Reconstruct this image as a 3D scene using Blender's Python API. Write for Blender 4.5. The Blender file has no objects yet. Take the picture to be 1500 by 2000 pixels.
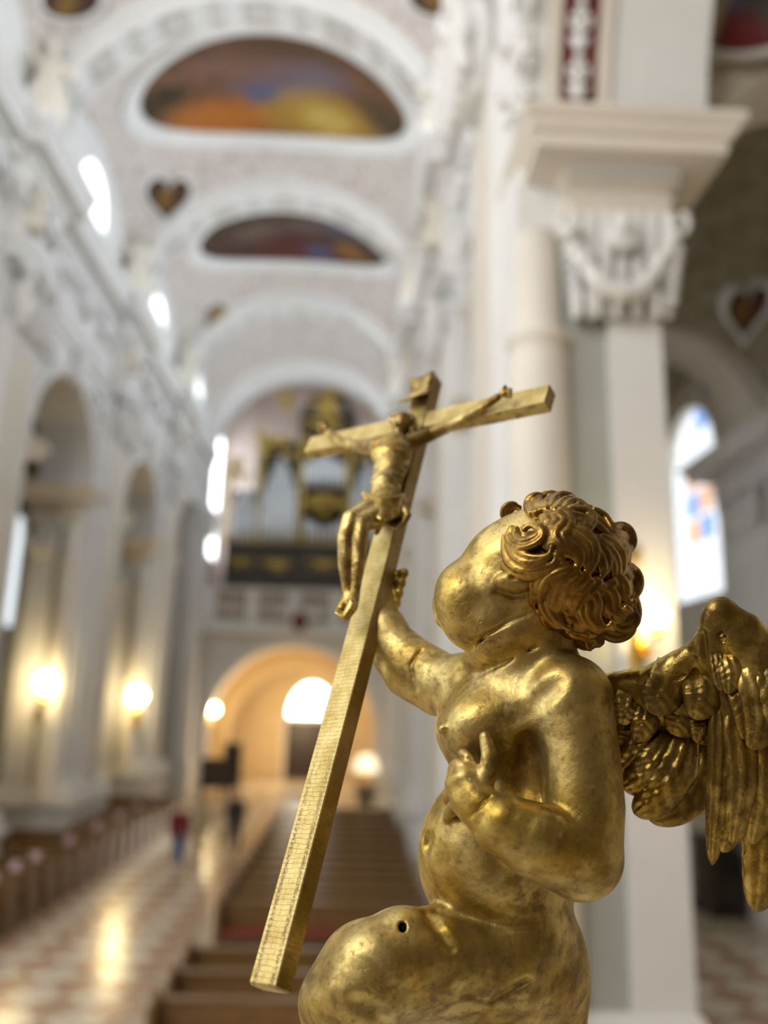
import bpy, bmesh, math, random
import numpy as np
from mathutils import Matrix, Vector

random.seed(7)
rng = np.random.default_rng(7)
scene = bpy.context.scene
col = scene.collection

# ------------------------------------------------------------------ camera, world, light, exposure
FPX = 1600.0                      # focal length in pixels of the 1500x2000 frame
ZC = 4.8                          # camera height above the nave floor
CAM_R = (Matrix.Rotation(math.radians(-1.75), 4, 'Z') @ Matrix.Rotation(math.radians(90 + 13.0), 4, 'X')
         @ Matrix.Rotation(math.radians(1.6), 4, 'Z')).to_3x3()
CAM_P = Vector((0, 0, ZC))
cam_data = bpy.data.cameras.new('camera')
cam_data.sensor_fit = 'HORIZONTAL'
cam_data.sensor_width = 36.0
cam_data.lens = FPX / 1500.0 * 36.0
cam_data.clip_start = 0.05
cam_data.clip_end = 400
cam_data.dof.use_dof = True
cam_data.dof.focus_distance = 0.97
cam_data.dof.aperture_fstop = 2.0
cam = bpy.data.objects.new('camera', cam_data)
col.objects.link(cam)
cam.matrix_world = Matrix.Translation(CAM_P) @ CAM_R.to_4x4()
scene.camera = cam

world = bpy.data.worlds.new('world')
scene.world = world
world.use_nodes = True
wb = world.node_tree.nodes['Background']
wb.inputs['Color'].default_value = (0.93, 0.97, 1.0, 1)
wb.inputs['Strength'].default_value = 1.15
scene.view_settings.view_transform = 'Standard'
scene.view_settings.look = 'None'
scene.view_settings.gamma = 1.0
scene.view_settings.use_curve_mapping = False
scene.view_settings.exposure = 0.68
cy = scene.cycles
cy.max_bounces = 4; cy.diffuse_bounces = 3; cy.glossy_bounces = 3; cy.transmission_bounces = 2
cy.caustics_reflective = False; cy.caustics_refractive = False
cy.use_adaptive_sampling = True; cy.adaptive_threshold = .05

def area_light(name, loc, target, sx, sy, power, color=(1, 1, 1)):
    d = bpy.data.lights.new(name, 'AREA')
    d.shape = 'RECTANGLE'; d.size = sx; d.size_y = sy; d.energy = power; d.color = color
    o = bpy.data.objects.new(name, d); col.objects.link(o)
    o.location = loc
    o.rotation_euler = (Vector(target) - Vector(loc)).to_track_quat('-Z', 'Y').to_euler()
    return o

def point_light(name, loc, power, color=(1, .72, .35), r=0.12):
    d = bpy.data.lights.new(name, 'POINT'); d.energy = power; d.color = color; d.shadow_soft_size = r
    o = bpy.data.objects.new(name, d); col.objects.link(o); o.location = loc
    return o

# ------------------------------------------------------------------ pixel helpers (frame 1500x2000)
def ray(px, py):
    return CAM_R @ Vector(((px - 750) / FPX, -(py - 1000) / FPX, -1.0))
def at_z(px, py, z):              # camera depth z -> world point
    return CAM_P + ray(px, py) * z
def on_y(px, py, y):
    d = ray(px, py); return CAM_P + d * (y / d.y)
def on_x(px, py, x):
    d = ray(px, py); return CAM_P + d * (x / d.x)
def on_z(px, py, z):
    d = ray(px, py); return CAM_P + d * ((z - ZC) / d.z)
def project(p):
    q = CAM_R.transposed() @ (Vector(p) - CAM_P)
    return (750 + FPX * q.x / -q.z, 1000 - FPX * q.y / -q.z, -q.z)

# ------------------------------------------------------------------ nave layout (metres)
XL, XR, NC = -8.9, 2.3, -3.3            # nave wall faces and centre line
WT = 1.7                                 # arcade wall thickness
PIT, PTH = 8.95, 3.5                      # bay pitch, pier length along the nave
PIER_Y = [8.64, 17.59, 26.54, 35.49]      # near corner of each pier
YEND = 46.0
H_CAPB, H_CAPT, H_FR, H_CO, H_TOP, H_SPR = [ZC + v for v in (8.6, 10.2, 11.0, 12.7, 13.8, 13.3)]
H_IMB, H_IMT = ZC + 5.05, ZC + 6.45       # impost of the small order
RIB_R = 5.3
HALF = 5.6
BAYC = [PIER_Y[0] + PTH / 2 + PIT * (i + .5) for i in range(4)]
SPH_R = math.sqrt(HALF ** 2 + 3.8 ** 2)

# ------------------------------------------------------------------ object helpers
def tag(o, label=None, cat=None, group=None, kind=None):
    if label: o['label'] = label
    if cat: o['category'] = cat
    if group: o['group'] = group
    if kind: o['kind'] = kind
    return o
def empty(name, loc=(0, 0, 0), parent=None):
    o = bpy.data.objects.new(name, None); col.objects.link(o); o.location = loc
    o.empty_display_size = .1
    if parent: o.parent = parent
    return o
def link(name, me, mat=None, parent=None, loc=None):
    o = bpy.data.objects.new(name, me); col.objects.link(o)
    if mat is not None and not me.materials: me.materials.append(mat)
    if loc is not None: o.location = loc
    if parent is not None:
        o.parent = parent
        if loc is None: o.location = -Vector(parent_origin(parent))
    return o
def parent_origin(p):
    v = Vector(p.location)
    while p.parent: p = p.parent; v = v + Vector(p.location)
    return v

class MB:
    """collects geometry in world (or local) coordinates"""
    def __init__(s): s.v = []; s.f = []; s.sm = []
    def add(s, vs, fs, smooth=False):
        b = len(s.v); s.v += [tuple(p) for p in vs]
        for f in fs: s.f.append(tuple(i + b for i in f)); s.sm.append(smooth)
        return s
    def box(s, x0, x1, y0, y1, z0, z1, M=None):
        vs = [(x, y, z) for z in (z0, z1) for y in (y0, y1) for x in (x0, x1)]
        if M is not None: vs = [M @ Vector(v) for v in vs]
        return s.add(vs, [(0, 2, 3, 1), (4, 5, 7, 6), (0, 1, 5, 4), (2, 6, 7, 3), (0, 4, 6, 2), (1, 3, 7, 5)])
    def bbox(s, x0, x1, y0, y1, z0, z1, c=.02):
        """box with chamfered long top and bottom edges"""
        return s.sweep([(x0, y0), (x0, y1), (x1, y1), (x1, y0)], [(-c, z0), (0, z0 + c), (0, z1 - c), (-c, z1)], closed=True, cap=True, flip=True)
    def sweep(s, path, prof, closed=False, cap=False, flip=False, smooth=False):
        """sweep profile [(offset, z)] along a plan polyline; offset goes to the right of the walking direction"""
        n = len(path); P = [Vector((p[0], p[1])) for p in path]; vs = []
        sg = -1 if flip else 1
        for i in range(n):
            a = P[(i - 1) % n] if (closed or i > 0) else None
            c = P[(i + 1) % n] if (closed or i < n - 1) else None
            b = P[i]
            n1 = Vector(((b - a).y, -(b - a).x)).normalized() if a is not None else None
            n2 = Vector(((c - b).y, -(c - b).x)).normalized() if c is not None else None
            if n1 is None: m = n2
            elif n2 is None: m = n1
            else:
                m = (n1 + n2); m = m / max(1e-6, m.length); m = m / max(.3, m.dot(n1))
            for (o, z) in prof: q = b + m * (o * sg); vs.append((q.x, q.y, z))
        k = len(prof); fs = []
        for i in range(n if closed else n - 1):
            j = (i + 1) % n
            for a in range(k - 1):
                q = (i * k + a, j * k + a, j * k + a + 1, i * k + a + 1)
                fs.append(q if not flip else q[::-1])
        if cap and closed:
            b = tuple(i * k for i in range(n)); t = tuple(i * k + k - 1 for i in range(n))
            fs.append(b[::-1] if not flip else b); fs.append(t if not flip else t[::-1])
        if not closed:
            fs.append(tuple(range(k - 1, -1, -1))); fs.append(tuple((n - 1) * k + a for a in range(k)))
        return s.add(vs, fs, smooth)
    def lathe(s, c, prof, n=20, smooth=True, a0=0, a1=2 * math.pi):
        full = abs(a1 - a0 - 2 * math.pi) < 1e-6
        m = n if full else n + 1; k = len(prof)
        vs = [(c[0] + r * math.cos(a0 + (a1 - a0) * i / n), c[1] + r * math.sin(a0 + (a1 - a0) * i / n), c[2] + z) for i in range(m) for (r, z) in prof]
        fs = []
        for i in range(n):
            j = (i + 1) % m
            for a in range(k - 1): fs.append((i * k + a, j * k + a, j * k + a + 1, i * k + a + 1))
        if full:
            fs.append(tuple(i * k for i in range(m))[::-1]); fs.append(tuple(i * k + k - 1 for i in range(m)))
        return s.add(vs, fs, smooth)
    def tube(s, pts, rad, n=8, smooth=True):
        pts = [Vector(p) for p in pts]; vs = []
        for i, p in enumerate(pts):
            d = (pts[min(i + 1, len(pts) - 1)] - pts[max(i - 1, 0)]).normalized()
            u = d.cross(Vector((0, 0, 1)) if abs(d.z) < .9 else Vector((1, 0, 0))).normalized(); w = d.cross(u)
            r = rad[i] if hasattr(rad, '__len__') else rad
            for k in range(n):
                a = 2 * math.pi * k / n; vs.append(p + u * (r * math.cos(a)) + w * (r * math.sin(a)))
        fs = [(i * n + k, i * n + (k + 1) % n, (i + 1) * n + (k + 1) % n, (i + 1) * n + k) for i in range(len(pts) - 1) for k in range(n)]
        fs.append(tuple(range(n))[::-1]); fs.append(tuple((len(pts) - 1) * n + k for k in range(n)))
        return s.add(vs, fs, smooth)
    def arch(s, s0, s1, sc, r, zs, zb, zt, fmap, t0, t1, n=24):
        """wall from s0..s1, zb..zt with an arched opening (centre sc, radius r, springing zs), thick t0..t1"""
        A = [(sc - r, zb)] + [(sc - r * math.cos(math.pi * i / n), zs + r * math.sin(math.pi * i / n)) for i in range(n + 1)] + [(sc + r, zb)]
        B = [(s0, zb)] + [(s0, zs)] + [(s0 + (s1 - s0) * i / n, zt) for i in range(1, n)] + [(s1, zs)] + [(s1, zb)]
        if s0 < sc - r: B[1] = (s0, zs + (zt - zs) * .5)
        B[1] = (s0, zt); B[-2] = (s1, zt)
        m = len(A)
        for t, fl in ((t0, False), (t1, True)):
            vs = [fmap(a, z, t) for a, z in A] + [fmap(a, z, t) for a, z in B]
            fs = [(i, i + 1, m + i + 1, m + i) for i in range(m - 1)]
            s.add(vs, [f[::-1] if fl else f for f in fs])
        s.add([fmap(a, z, t) for t in (t0, t1) for a, z in A], [(i, m + i, m + i + 1, i + 1) for i in range(m - 1)])
        s.add([fmap(a, z, t) for t in (t0, t1) for a, z in B], [(i, i + 1, m + i + 1, m + i) for i in range(m - 1)])
        return s
    def mesh(s, name):
        me = bpy.data.meshes.new(name); me.from_pydata(s.v, [], s.f)
        me.polygons.foreach_set('use_smooth', np.array(s.sm, dtype=bool)); me.update()
        bm = bmesh.new(); bm.from_mesh(me); bmesh.ops.recalc_face_normals(bm, faces=bm.faces); bm.to_mesh(me); bm.free()
        return me
    def build(s, name, mat, parent=None, loc=None):
        return link(name, s.mesh(name), mat, parent, loc)

def copy_tree(o, parent=None):
    c = o.copy(); col.objects.link(c)
    if parent is not None: c.parent = parent
    for ch in list(o.children): copy_tree(ch, c)
    return c

# ------------------------------------------------------------------ implicit sculpting on a grid (smooth unions -> surface nets)
class SDF:
    def __init__(s, lo, hi, h):
        s.lo = np.array(lo, np.float32); s.h = float(h)
        s.n = np.ceil((np.array(hi) - np.array(lo)) / h).astype(int) + 1
        s.F = np.full(s.n, 1e3, np.float32)
        s.ax = [s.lo[i] + s.h * np.arange(s.n[i], dtype=np.float32) for i in range(3)]
    def _box(s, lo, hi):
        a = np.clip(np.floor((np.array(lo) - s.lo) / s.h).astype(int), 0, s.n)
        b = np.clip(np.ceil((np.array(hi) - s.lo) / s.h).astype(int) + 1, 0, s.n)
        sl = tuple(slice(a[i], b[i]) for i in range(3))
        X = s.ax[0][sl[0]][:, None, None]; Y = s.ax[1][sl[1]][None, :, None]; Z = s.ax[2][sl[2]][None, None, :]
        return sl, X, Y, Z
    def _put(s, sl, d, k, op):
        f = s.F[sl]
        if f.size == 0: return
        if op == 'sub':
            k = max(k, 1e-6); hh = np.clip(.5 - .5 * (f + d) / k, 0, 1)
            s.F[sl] = f * (1 - hh) + (-d) * hh + k * hh * (1 - hh)
        elif k <= 0: s.F[sl] = np.minimum(f, d)
        else:
            hh = np.clip(.5 + .5 * (f - d) / k, 0, 1)
            s.F[sl] = f * (1 - hh) + d * hh - k * hh * (1 - hh)
    def ell(s, c, r, k=0, op='add', R=None):
        r = np.array(r, np.float32) * np.ones(3, np.float32); m = r.max() + k + 2 * s.h
        sl, X, Y, Z = s._box(np.array(c) - m, np.array(c) + m)
        x, y, z = X - c[0], Y - c[1], Z - c[2]
        if R is not None:
            x, y, z = (R[0][0] * x + R[0][1] * y + R[0][2] * z, R[1][0] * x + R[1][1] * y + R[1][2] * z, R[2][0] * x + R[2][1] * y + R[2][2] * z)
        k0 = np.sqrt((x / r[0]) ** 2 + (y / r[1]) ** 2 + (z / r[2]) ** 2)
        k1 = np.sqrt((x / r[0] ** 2) ** 2 + (y / r[1] ** 2) ** 2 + (z / r[2] ** 2) ** 2)
        d = k0 * (k0 - 1) / np.maximum(k1, 1e-9)
        d = np.where(k0 < 1e-4, -r.min(), d)
        s._put(sl, d.astype(np.float32), k, op)
    def chain(s, pts, k=0, op='add', sz=1.0):
        """tapered tube through (x, y, z, r); sz > 1 flattens it along the third axis"""
        P = np.array([p[:3] for p in pts], np.float32); r = np.array([p[3] for p in pts], np.float32)
        m = r.max() + k + 2 * s.h
        sl, X, Y, Z = s._box(P.min(0) - m, P.max(0) + m)
        D = None
        for i in range(max(1, len(P) - 1)):
            a = P[i]; b = P[min(i + 1, len(P) - 1)]; ab = b - a; abz = ab * np.array([1, 1, sz], np.float32)
            L = float((abz ** 2).sum()) or 1e-9
            x, y, z = X - a[0], Y - a[1], (Z - a[2]) * sz
            t = np.clip((x * abz[0] + y * abz[1] + z * abz[2]) / L, 0, 1)
            d = np.sqrt((x - t * abz[0]) ** 2 + (y - t * abz[1]) ** 2 + (z - t * abz[2]) ** 2) - (r[i] + t * (r[min(i + 1, len(P) - 1)] - r[i]))
            D = d if D is None else np.minimum(D, d)
        s._put(sl, D, k, op)
    def mesh(s, name, fmap=None, smooth_it=1):
        F = s.F; h = s.h
        for ax in range(3):                                   # keep the surface closed at the grid's border
            for e in (0, -1):
                ii = [slice(None)] * 3; ii[ax] = e; F[tuple(ii)] = np.maximum(F[tuple(ii)], h * .5)
        S = F < 0
        act = np.zeros(tuple(n - 1 for n in F.shape), np.int8)
        for dx in (0, 1):
            for dy in (0, 1):
                for dz in (0, 1): act += S[dx:dx + act.shape[0], dy:dy + act.shape[1], dz:dz + act.shape[2]]
        cells = np.argwhere((act > 0) & (act < 8)); del act
        idx = np.full(tuple(n - 1 for n in F.shape), -1, np.int32)
        idx[tuple(cells.T)] = np.arange(len(cells))
        pos = np.zeros((len(cells), 3)); cnt = np.zeros(len(cells))
        C = [(a, b, c) for a in (0, 1) for b in (0, 1) for c in (0, 1)]
        val = {c: F[cells[:, 0] + c[0], cells[:, 1] + c[1], cells[:, 2] + c[2]] for c in C}
        for c in C:
            for ax in range(3):
                if c[ax] == 0:
                    e = list(c); e[ax] = 1; e = tuple(e); a, b = val[c], val[e]
                    m = (a < 0) != (b < 0); t = np.where(m, a / np.where(m, a - b, 1), 0)
                    p = np.tile(np.array(c, float), (len(cells), 1)); p[:, ax] += t
                    pos += np.where(m[:, None], p, 0); cnt += m
        pos = (cells + pos / cnt[:, None]) * h + s.lo
        quads = []
        for ax in range(3):
            o = [(1, 2), (2, 0), (0, 1)][ax]
            a = [slice(None)] * 3; b = [slice(None)] * 3; a[ax] = slice(0, -1); b[ax] = slice(1, None)
            ch = np.argwhere(S[tuple(a)] != S[tuple(b)])
            ok = (ch[:, o[0]] > 0) & (ch[:, o[1]] > 0) & (ch[:, o[0]] < F.shape[o[0]] - 1) & (ch[:, o[1]] < F.shape[o[1]] - 1)
            ch = ch[ok]; ins = S[tuple(ch.T)]
            q = []
            for (u, w) in ((0, 0), (1, 0), (1, 1), (0, 1)):
                cc = ch.copy(); cc[:, o[0]] -= 1 - u; cc[:, o[1]] -= 1 - w; q.append(idx[tuple(cc.T)])
            q = np.stack(q, 1); q[~ins] = q[~ins][:, ::-1]; quads.append(q)
        Q = np.concatenate(quads); Q = Q[(Q >= 0).all(1)]
        for _ in range(smooth_it):
            acc = np.zeros_like(pos); n = np.zeros(len(pos))
            for i in range(4):
                for j in ((i + 1) % 4, (i - 1) % 4):
                    np.add.at(acc, Q[:, i], pos[Q[:, j]]); np.add.at(n, Q[:, i], 1)
            pos = pos * .5 + .5 * acc / np.maximum(n, 1)[:, None]
        if fmap is not None: pos = fmap(pos)
        me = bpy.data.meshes.new(name)
        me.vertices.add(len(pos)); me.vertices.foreach_set('co', pos.astype(np.float32).ravel())
        me.loops.add(len(Q) * 4); me.loops.foreach_set('vertex_index', Q.astype(np.int32).ravel())
        me.polygons.add(len(Q)); me.polygons.foreach_set('loop_start', np.arange(0, len(Q) * 4, 4, dtype=np.int32))
        me.polygons.foreach_set('loop_total', np.full(len(Q), 4, np.int32))
        me.polygons.foreach_set('use_smooth', np.ones(len(Q), bool))
        me.update(calc_edges=True); me.validate()
        return me

RM = np.array(CAM_R); CP = np.array(CAM_P)
PXM = 0.000625                                    # metres per pixel at one metre
def px_world(p):
    """sculpting coordinates (pixel x, pixel y, depth in pixel units behind the 1 m plane) -> world"""
    p = np.asarray(p, float); z = 1 + p[..., 2] * PXM
    q = np.stack([(p[..., 0] - 750) / FPX * z, -(p[..., 1] - 1000) / FPX * z, -z], -1)
    return q @ RM.T + CP
def around(o):
    o = np.array(o)
    return lambda p: px_world(p) - o

# ------------------------------------------------------------------ materials
MAT = {}
class NB:
    def __init__(s, name):
        s.m = bpy.data.materials.new(name); s.m.use_nodes = True; s.t = s.m.node_tree; s.n = s.t.nodes
        s.b = s.n['Principled BSDF']; MAT[name] = s.m
        s.tc = s.n.new('ShaderNodeTexCoord')
    def l(s, a, b): s.t.links.new(a, b)
    def noise(s, scale, detail=4, co='Object', rough=.55, vec=None):
        x = s.n.new('ShaderNodeTexNoise'); x.inputs['Scale'].default_value = scale; x.inputs['Detail'].default_value = detail; x.inputs['Roughness'].default_value = rough
        s.l(vec if vec is not None else s.tc.outputs[co], x.inputs['Vector']); return x.outputs['Fac']
    def voro(s, scale, feat='F1', co='Object', vec=None):
        x = s.n.new('ShaderNodeTexVoronoi'); x.feature = feat; x.inputs['Scale'].default_value = scale
        s.l(vec if vec is not None else s.tc.outputs[co], x.inputs['Vector']); return x.outputs['Distance']
    def map(s, co='Object', scale=(1, 1, 1), loc=(0, 0, 0), rot=(0, 0, 0)):
        x = s.n.new('ShaderNodeMapping'); x.inputs['Scale'].default_value = scale; x.inputs['Location'].default_value = loc; x.inputs['Rotation'].default_value = rot
        s.l(s.tc.outputs[co], x.inputs['Vector']); return x.outputs['Vector']
    def ramp(s, fac, stops, interp='LINEAR'):
        x = s.n.new('ShaderNodeValToRGB'); x.color_ramp.interpolation = interp; e = x.color_ramp.elements
        while len(e) < len(stops): e.new(.5)
        for i, (p, c) in enumerate(stops):
            e[i].position = p; e[i].color = (c[0], c[1], c[2], 1) if hasattr(c, '__len__') else (c, c, c, 1)
        s.l(fac, x.inputs['Fac']); return x.outputs['Color']
    def mix(s, fac, a, b, mode='MIX'):
        x = s.n.new('ShaderNodeMix'); x.data_type = 'RGBA'; x.blend_type = mode
        for i, v in ((0, fac), (6, a), (7, b)):
            if hasattr(v, 'is_output'): s.l(v, x.inputs[i])
            elif i == 0: x.inputs[0].default_value = v
            else: x.inputs[i].default_value = (v[0], v[1], v[2], 1)
        return x.outputs[2]
    def math(s, op, a, b=None):
        x = s.n.new('ShaderNodeMath'); x.operation = op
        for i, v in ((0, a), (1, b)):
            if v is None: continue
            if hasattr(v, 'is_output'): s.l(v, x.inputs[i])
            else: x.inputs[i].default_value = v
        return x.outputs[0]
    def set(s, **kw):
        for k, v in kw.items():
            i = s.b.inputs[k.replace('_', ' ')]
            if hasattr(v, 'is_output'): s.l(v, i)
            else: i.default_value = (v[0], v[1], v[2], 1) if hasattr(v, '__len__') else v
        return s
    def bump(s, h, strength=.3, dist=.01):
        x = s.n.new('ShaderNodeBump'); x.inputs['Strength'].default_value = strength; x.inputs['Distance'].default_value = dist
        s.l(h, x.inputs['Height']); s.l(x.outputs['Normal'], s.b.inputs['Normal']); return s

def stone(name, c, var=.06, scale=1.2, rough=.75, relief=None):
    b = NB(name); n = b.noise(scale, 2)
    c2 = tuple(max(0, x - var) for x in c)
    b.set(Base_Color=b.ramp(n, [(.3, c2), (.7, c)]), Roughness=rough); b.bump(b.noise(scale * 12, 1), .15, .02)
    return b.m
stone('stucco', (.80, .79, .77))
stone('stucco_cream', (.79, .74, .64))
stone('stucco_warm', (.78, .72, .63))
stone('ochre', (.70, .54, .33), .08, .6)
stone('stone_dark', (.16, .13, .10), .05)
stone('marble_red', (.17, .035, .03), .07, 3, .4)
stone('choir_stone', (.20, .14, .085), .06)
stone('grey_panel', (.44, .45, .42), .05)
stone('coffer_stone', (.56, .52, .46), .1, 4)
stone('aisle_dark', (.13, .11, .08), .05)  # shade of the left aisle put into its wall and vault colour
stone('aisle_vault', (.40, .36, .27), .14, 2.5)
# vault plaster: pale rose ground with fine brownish stucco scrolls
b = NB('vault_plaster')
v1 = b.ramp(b.voro(2.6, 'SMOOTH_F1'), [(.12, 0), (.3, 1)]); n1 = b.ramp(b.noise(7, 6), [(.42, 0), (.6, 1)])
pat = b.mix(.5, v1, n1, 'MULTIPLY')
b.set(Base_Color=b.mix(pat, (.42, .35, .30), (.74, .68, .635)), Roughness=.85); b.bump(pat, .5, .06)
b = NB('organ_gold'); b.set(Base_Color=b.ramp(b.noise(6, 5), [(.35, (.26, .16, .03)), (.6, (.74, .52, .12))]), Metallic=.35, Roughness=.35)
NB('pipe_metal').set(Base_Color=(.80, .83, .86), Metallic=.25, Roughness=.35)
NB('organ_dark').set(Base_Color=(.035, .028, .018), Roughness=.5)
NB('brass').set(Base_Color=(.80, .50, .08), Metallic=1.0, Roughness=.28)
NB('iron').set(Base_Color=(.03, .03, .03), Metallic=.6, Roughness=.5)
NB('black_hole').set(Base_Color=(.012, .009, .005), Roughness=.9)
NB('skin').set(Base_Color=(.62, .38, .28), Roughness=.6)
NB('cloth_maroon').set(Base_Color=(.16, .012, .02), Roughness=.85)
NB('cloth_blue').set(Base_Color=(.06, .15, .30), Roughness=.85)
NB('cloth_navy').set(Base_Color=(.02, .025, .035), Roughness=.85)
NB('cloth_beige').set(Base_Color=(.45, .38, .24), Roughness=.85)
NB('hair_brown').set(Base_Color=(.10, .055, .03), Roughness=.7)
b = NB('petal'); b.set(Base_Color=b.ramp(b.noise(30, 2), [(.3, (.55, .30, .36)), (.7, (.78, .58, .62))]), Roughness=.7)
NB('leaf').set(Base_Color=(.06, .12, .04), Roughness=.6)
b = NB('wood'); wv = b.noise(3, 6, vec=b.map(scale=(1.5, 14, 14)))
b.set(Base_Color=b.ramp(wv, [(.3, (.11, .055, .018)), (.7, (.25, .14, .045))]), Roughness=.28)
b = NB('wood_dark'); wv = b.noise(3, 6, vec=b.map(scale=(14, 14, 1.5)))
b.set(Base_Color=b.ramp(wv, [(.3, (.018, .010, .005)), (.7, (.05, .026, .012))]), Roughness=.4)
b = NB('wood_carved'); b.set(Base_Color=b.ramp(b.noise(8, 5), [(.3, (.12, .05, .015)), (.7, (.30, .15, .05))]), Roughness=.4)
b = NB('cushion'); b.set(Base_Color=b.ramp(b.noise(40, 3), [(.3, (.20, .018, .012)), (.7, (.30, .03, .018))]), Roughness=.8)
for nm, c0, c1 in (('tile_cream', (.70, .60, .46), (.82, .74, .60)), ('tile_red', (.44, .26, .16), (.58, .38, .25)), ('floor_stone', (.48, .38, .26), (.62, .52, .38))):
    b = NB(nm); b.set(Base_Color=b.ramp(b.noise(2.5, 6), [(.3, c0), (.7, c1)]), Roughness=b.ramp(b.noise(3, 3), [(.3, .12), (.7, .28)]))

def emitter(name, c, s):
    b = NB(name); b.set(Base_Color=c, Emission_Color=c, Emission_Strength=s, Roughness=.4); return b.m
emitter('window_light', (.88, .95, 1.0), 8.0)
emitter('window_south', (.80, .90, 1.0), 16.0)  # right windows, out of view, raised to light the left wall and vault
emitter('window_soft', (.84, .92, 1.0), .72)
emitter('window_organ', (.88, .95, 1.0), 3.2)
emitter('window_choir', (1.0, .98, .94), 8.0)
emitter('lamp_shade', (1.0, .86, .58), .9)
emitter('lamp_glass', (1.0, .80, .42), 26.0)

def painted(name, base, blobs, scale=5):
    """flat painted picture: a mottled ground with soft patches of colour; blobs = (x, y, radius, colour) in 0..1 of the panel"""
    b = NB(name)
    vec = b.tc.outputs['Generated']
    dn = b.n.new('ShaderNodeTexNoise'); dn.inputs['Scale'].default_value = scale; dn.inputs['Detail'].default_value = 4; b.l(vec, dn.inputs['Vector'])
    c = b.ramp(dn.outputs['Fac'], [(.3, tuple(x * .45 for x in base)), (.5, base), (.7, tuple(min(1, x * 1.6) for x in base))])
    wv = b.n.new('ShaderNodeMix'); wv.data_type = 'VECTOR'; wv.inputs[0].default_value = .12
    b.l(vec, wv.inputs[4]); b.l(dn.outputs['Color'], wv.inputs[5])
    sp = b.n.new('ShaderNodeSeparateXYZ'); b.l(wv.outputs[1], sp.inputs[0])
    for (x, y, r, cc) in blobs:
        x, y = x * .88 + .06, y * .88 + .06
        dx = b.math('SUBTRACT', sp.outputs[0], x); dy = b.math('SUBTRACT', sp.outputs[1], y)
        d = b.math('SQRT', b.math('ADD', b.math('MULTIPLY', dx, dx), b.math('MULTIPLY', dy, dy)))
        m = b.ramp(d, [(r * .35, 1), (r, 0)])
        m2 = b.math('MULTIPLY', m, b.ramp(b.noise(scale * 2.5, 4, 'Generated'), [(.25, .55), (.6, 1)]))
        c = b.mix(m2, c, cc)
    b.set(Base_Color=c, Roughness=.8)
    return b.m

# old water gilding: gold leaf over brown bole, rubbed, stained and finely cracked
def gilding(name, gold, pale, bole, dark_amt, r0, r1, crack=1.0, scale=1.0, relief=.35):
    b = NB(name); co = b.tc.outputs['Object']
    n1 = b.noise(11 * scale, 5); n2 = b.noise(30 * scale, 7, rough=.68); n3 = b.noise(120 * scale, 4, rough=.7); n4 = b.noise(5 * scale, 3)
    c = b.ramp(n1, [(.36, gold), (.62, pale)])
    worn = b.ramp(b.math('ADD', b.math('MULTIPLY', n2, .62), b.math('MULTIPLY', n4, .38)), [(.40 + dark_amt, 1), (.54 + dark_amt, 0)])
    c = b.mix(b.math('MULTIPLY', worn, .72), c, bole)
    leafp = b.ramp(b.noise(17 * scale, 6, rough=.6), [(.55, 0), (.63, 1)])
    c = b.mix(b.math('MULTIPLY', leafp, .55), c, tuple(min(.95, x * 1.3) for x in pale))
    fleck = b.ramp(n3, [(.30, 1), (.42, 0)])
    c = b.mix(b.math('MULTIPLY', fleck, .42), c, bole)
    wn = b.n.new('ShaderNodeTexNoise'); wn.inputs['Scale'].default_value = 22 * scale; wn.inputs['Detail'].default_value = 4; b.l(co, wn.inputs['Vector'])
    wm = b.n.new('ShaderNodeMix'); wm.data_type = 'VECTOR'; wm.inputs[0].default_value = .07; b.l(co, wm.inputs[4]); b.l(wn.outputs['Color'], wm.inputs[5])
    vd = b.voro(42 * scale, 'DISTANCE_TO_EDGE', vec=wm.outputs[1])
    gate = b.ramp(b.noise(9 * scale, 4), [(.56, 0), (.64, 1)])
    cr = b.math('MULTIPLY', b.math('MULTIPLY', b.ramp(vd, [(.003, 1), (.013, 0)]), gate), crack)
    c = b.mix(b.math('MULTIPLY', cr, .7), c, tuple(x * .3 for x in bole))
    rough = b.ramp(n2, [(.3, r1), (.65, r0)])
    b.set(Base_Color=c, Metallic=b.math('SUBTRACT', .97, b.math('MULTIPLY', worn, .22)), Roughness=rough)
    big = b.noise(20 * scale, 3)
    hsum = b.math('SUBTRACT', b.math('ADD', b.math('ADD', b.math('MULTIPLY', n2, .5), b.math('MULTIPLY', big, 1.3)), b.math('MULTIPLY', n3, .12)), b.math('MULTIPLY', cr, .35))
    b.bump(hsum, relief, .006)
    return b
gilding('gilding', (.53, .355, .07), (.72, .555, .215), (.17, .095, .02), .015, .40, .58, .9)
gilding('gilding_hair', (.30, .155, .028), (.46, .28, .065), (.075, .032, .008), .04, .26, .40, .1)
gilding('gilding_wing', (.46, .30, .05), (.64, .46, .14), (.10, .05, .011), .04, .24, .40, .2, 1.0, .45)
gilding('gilding_figure', (.42, .27, .06), (.66, .50, .20), (.11, .055, .014), .04, .32, .48, .2, 1.6)
# ================================================================== STRUCTURE
CENTRE = 'structure'
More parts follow.
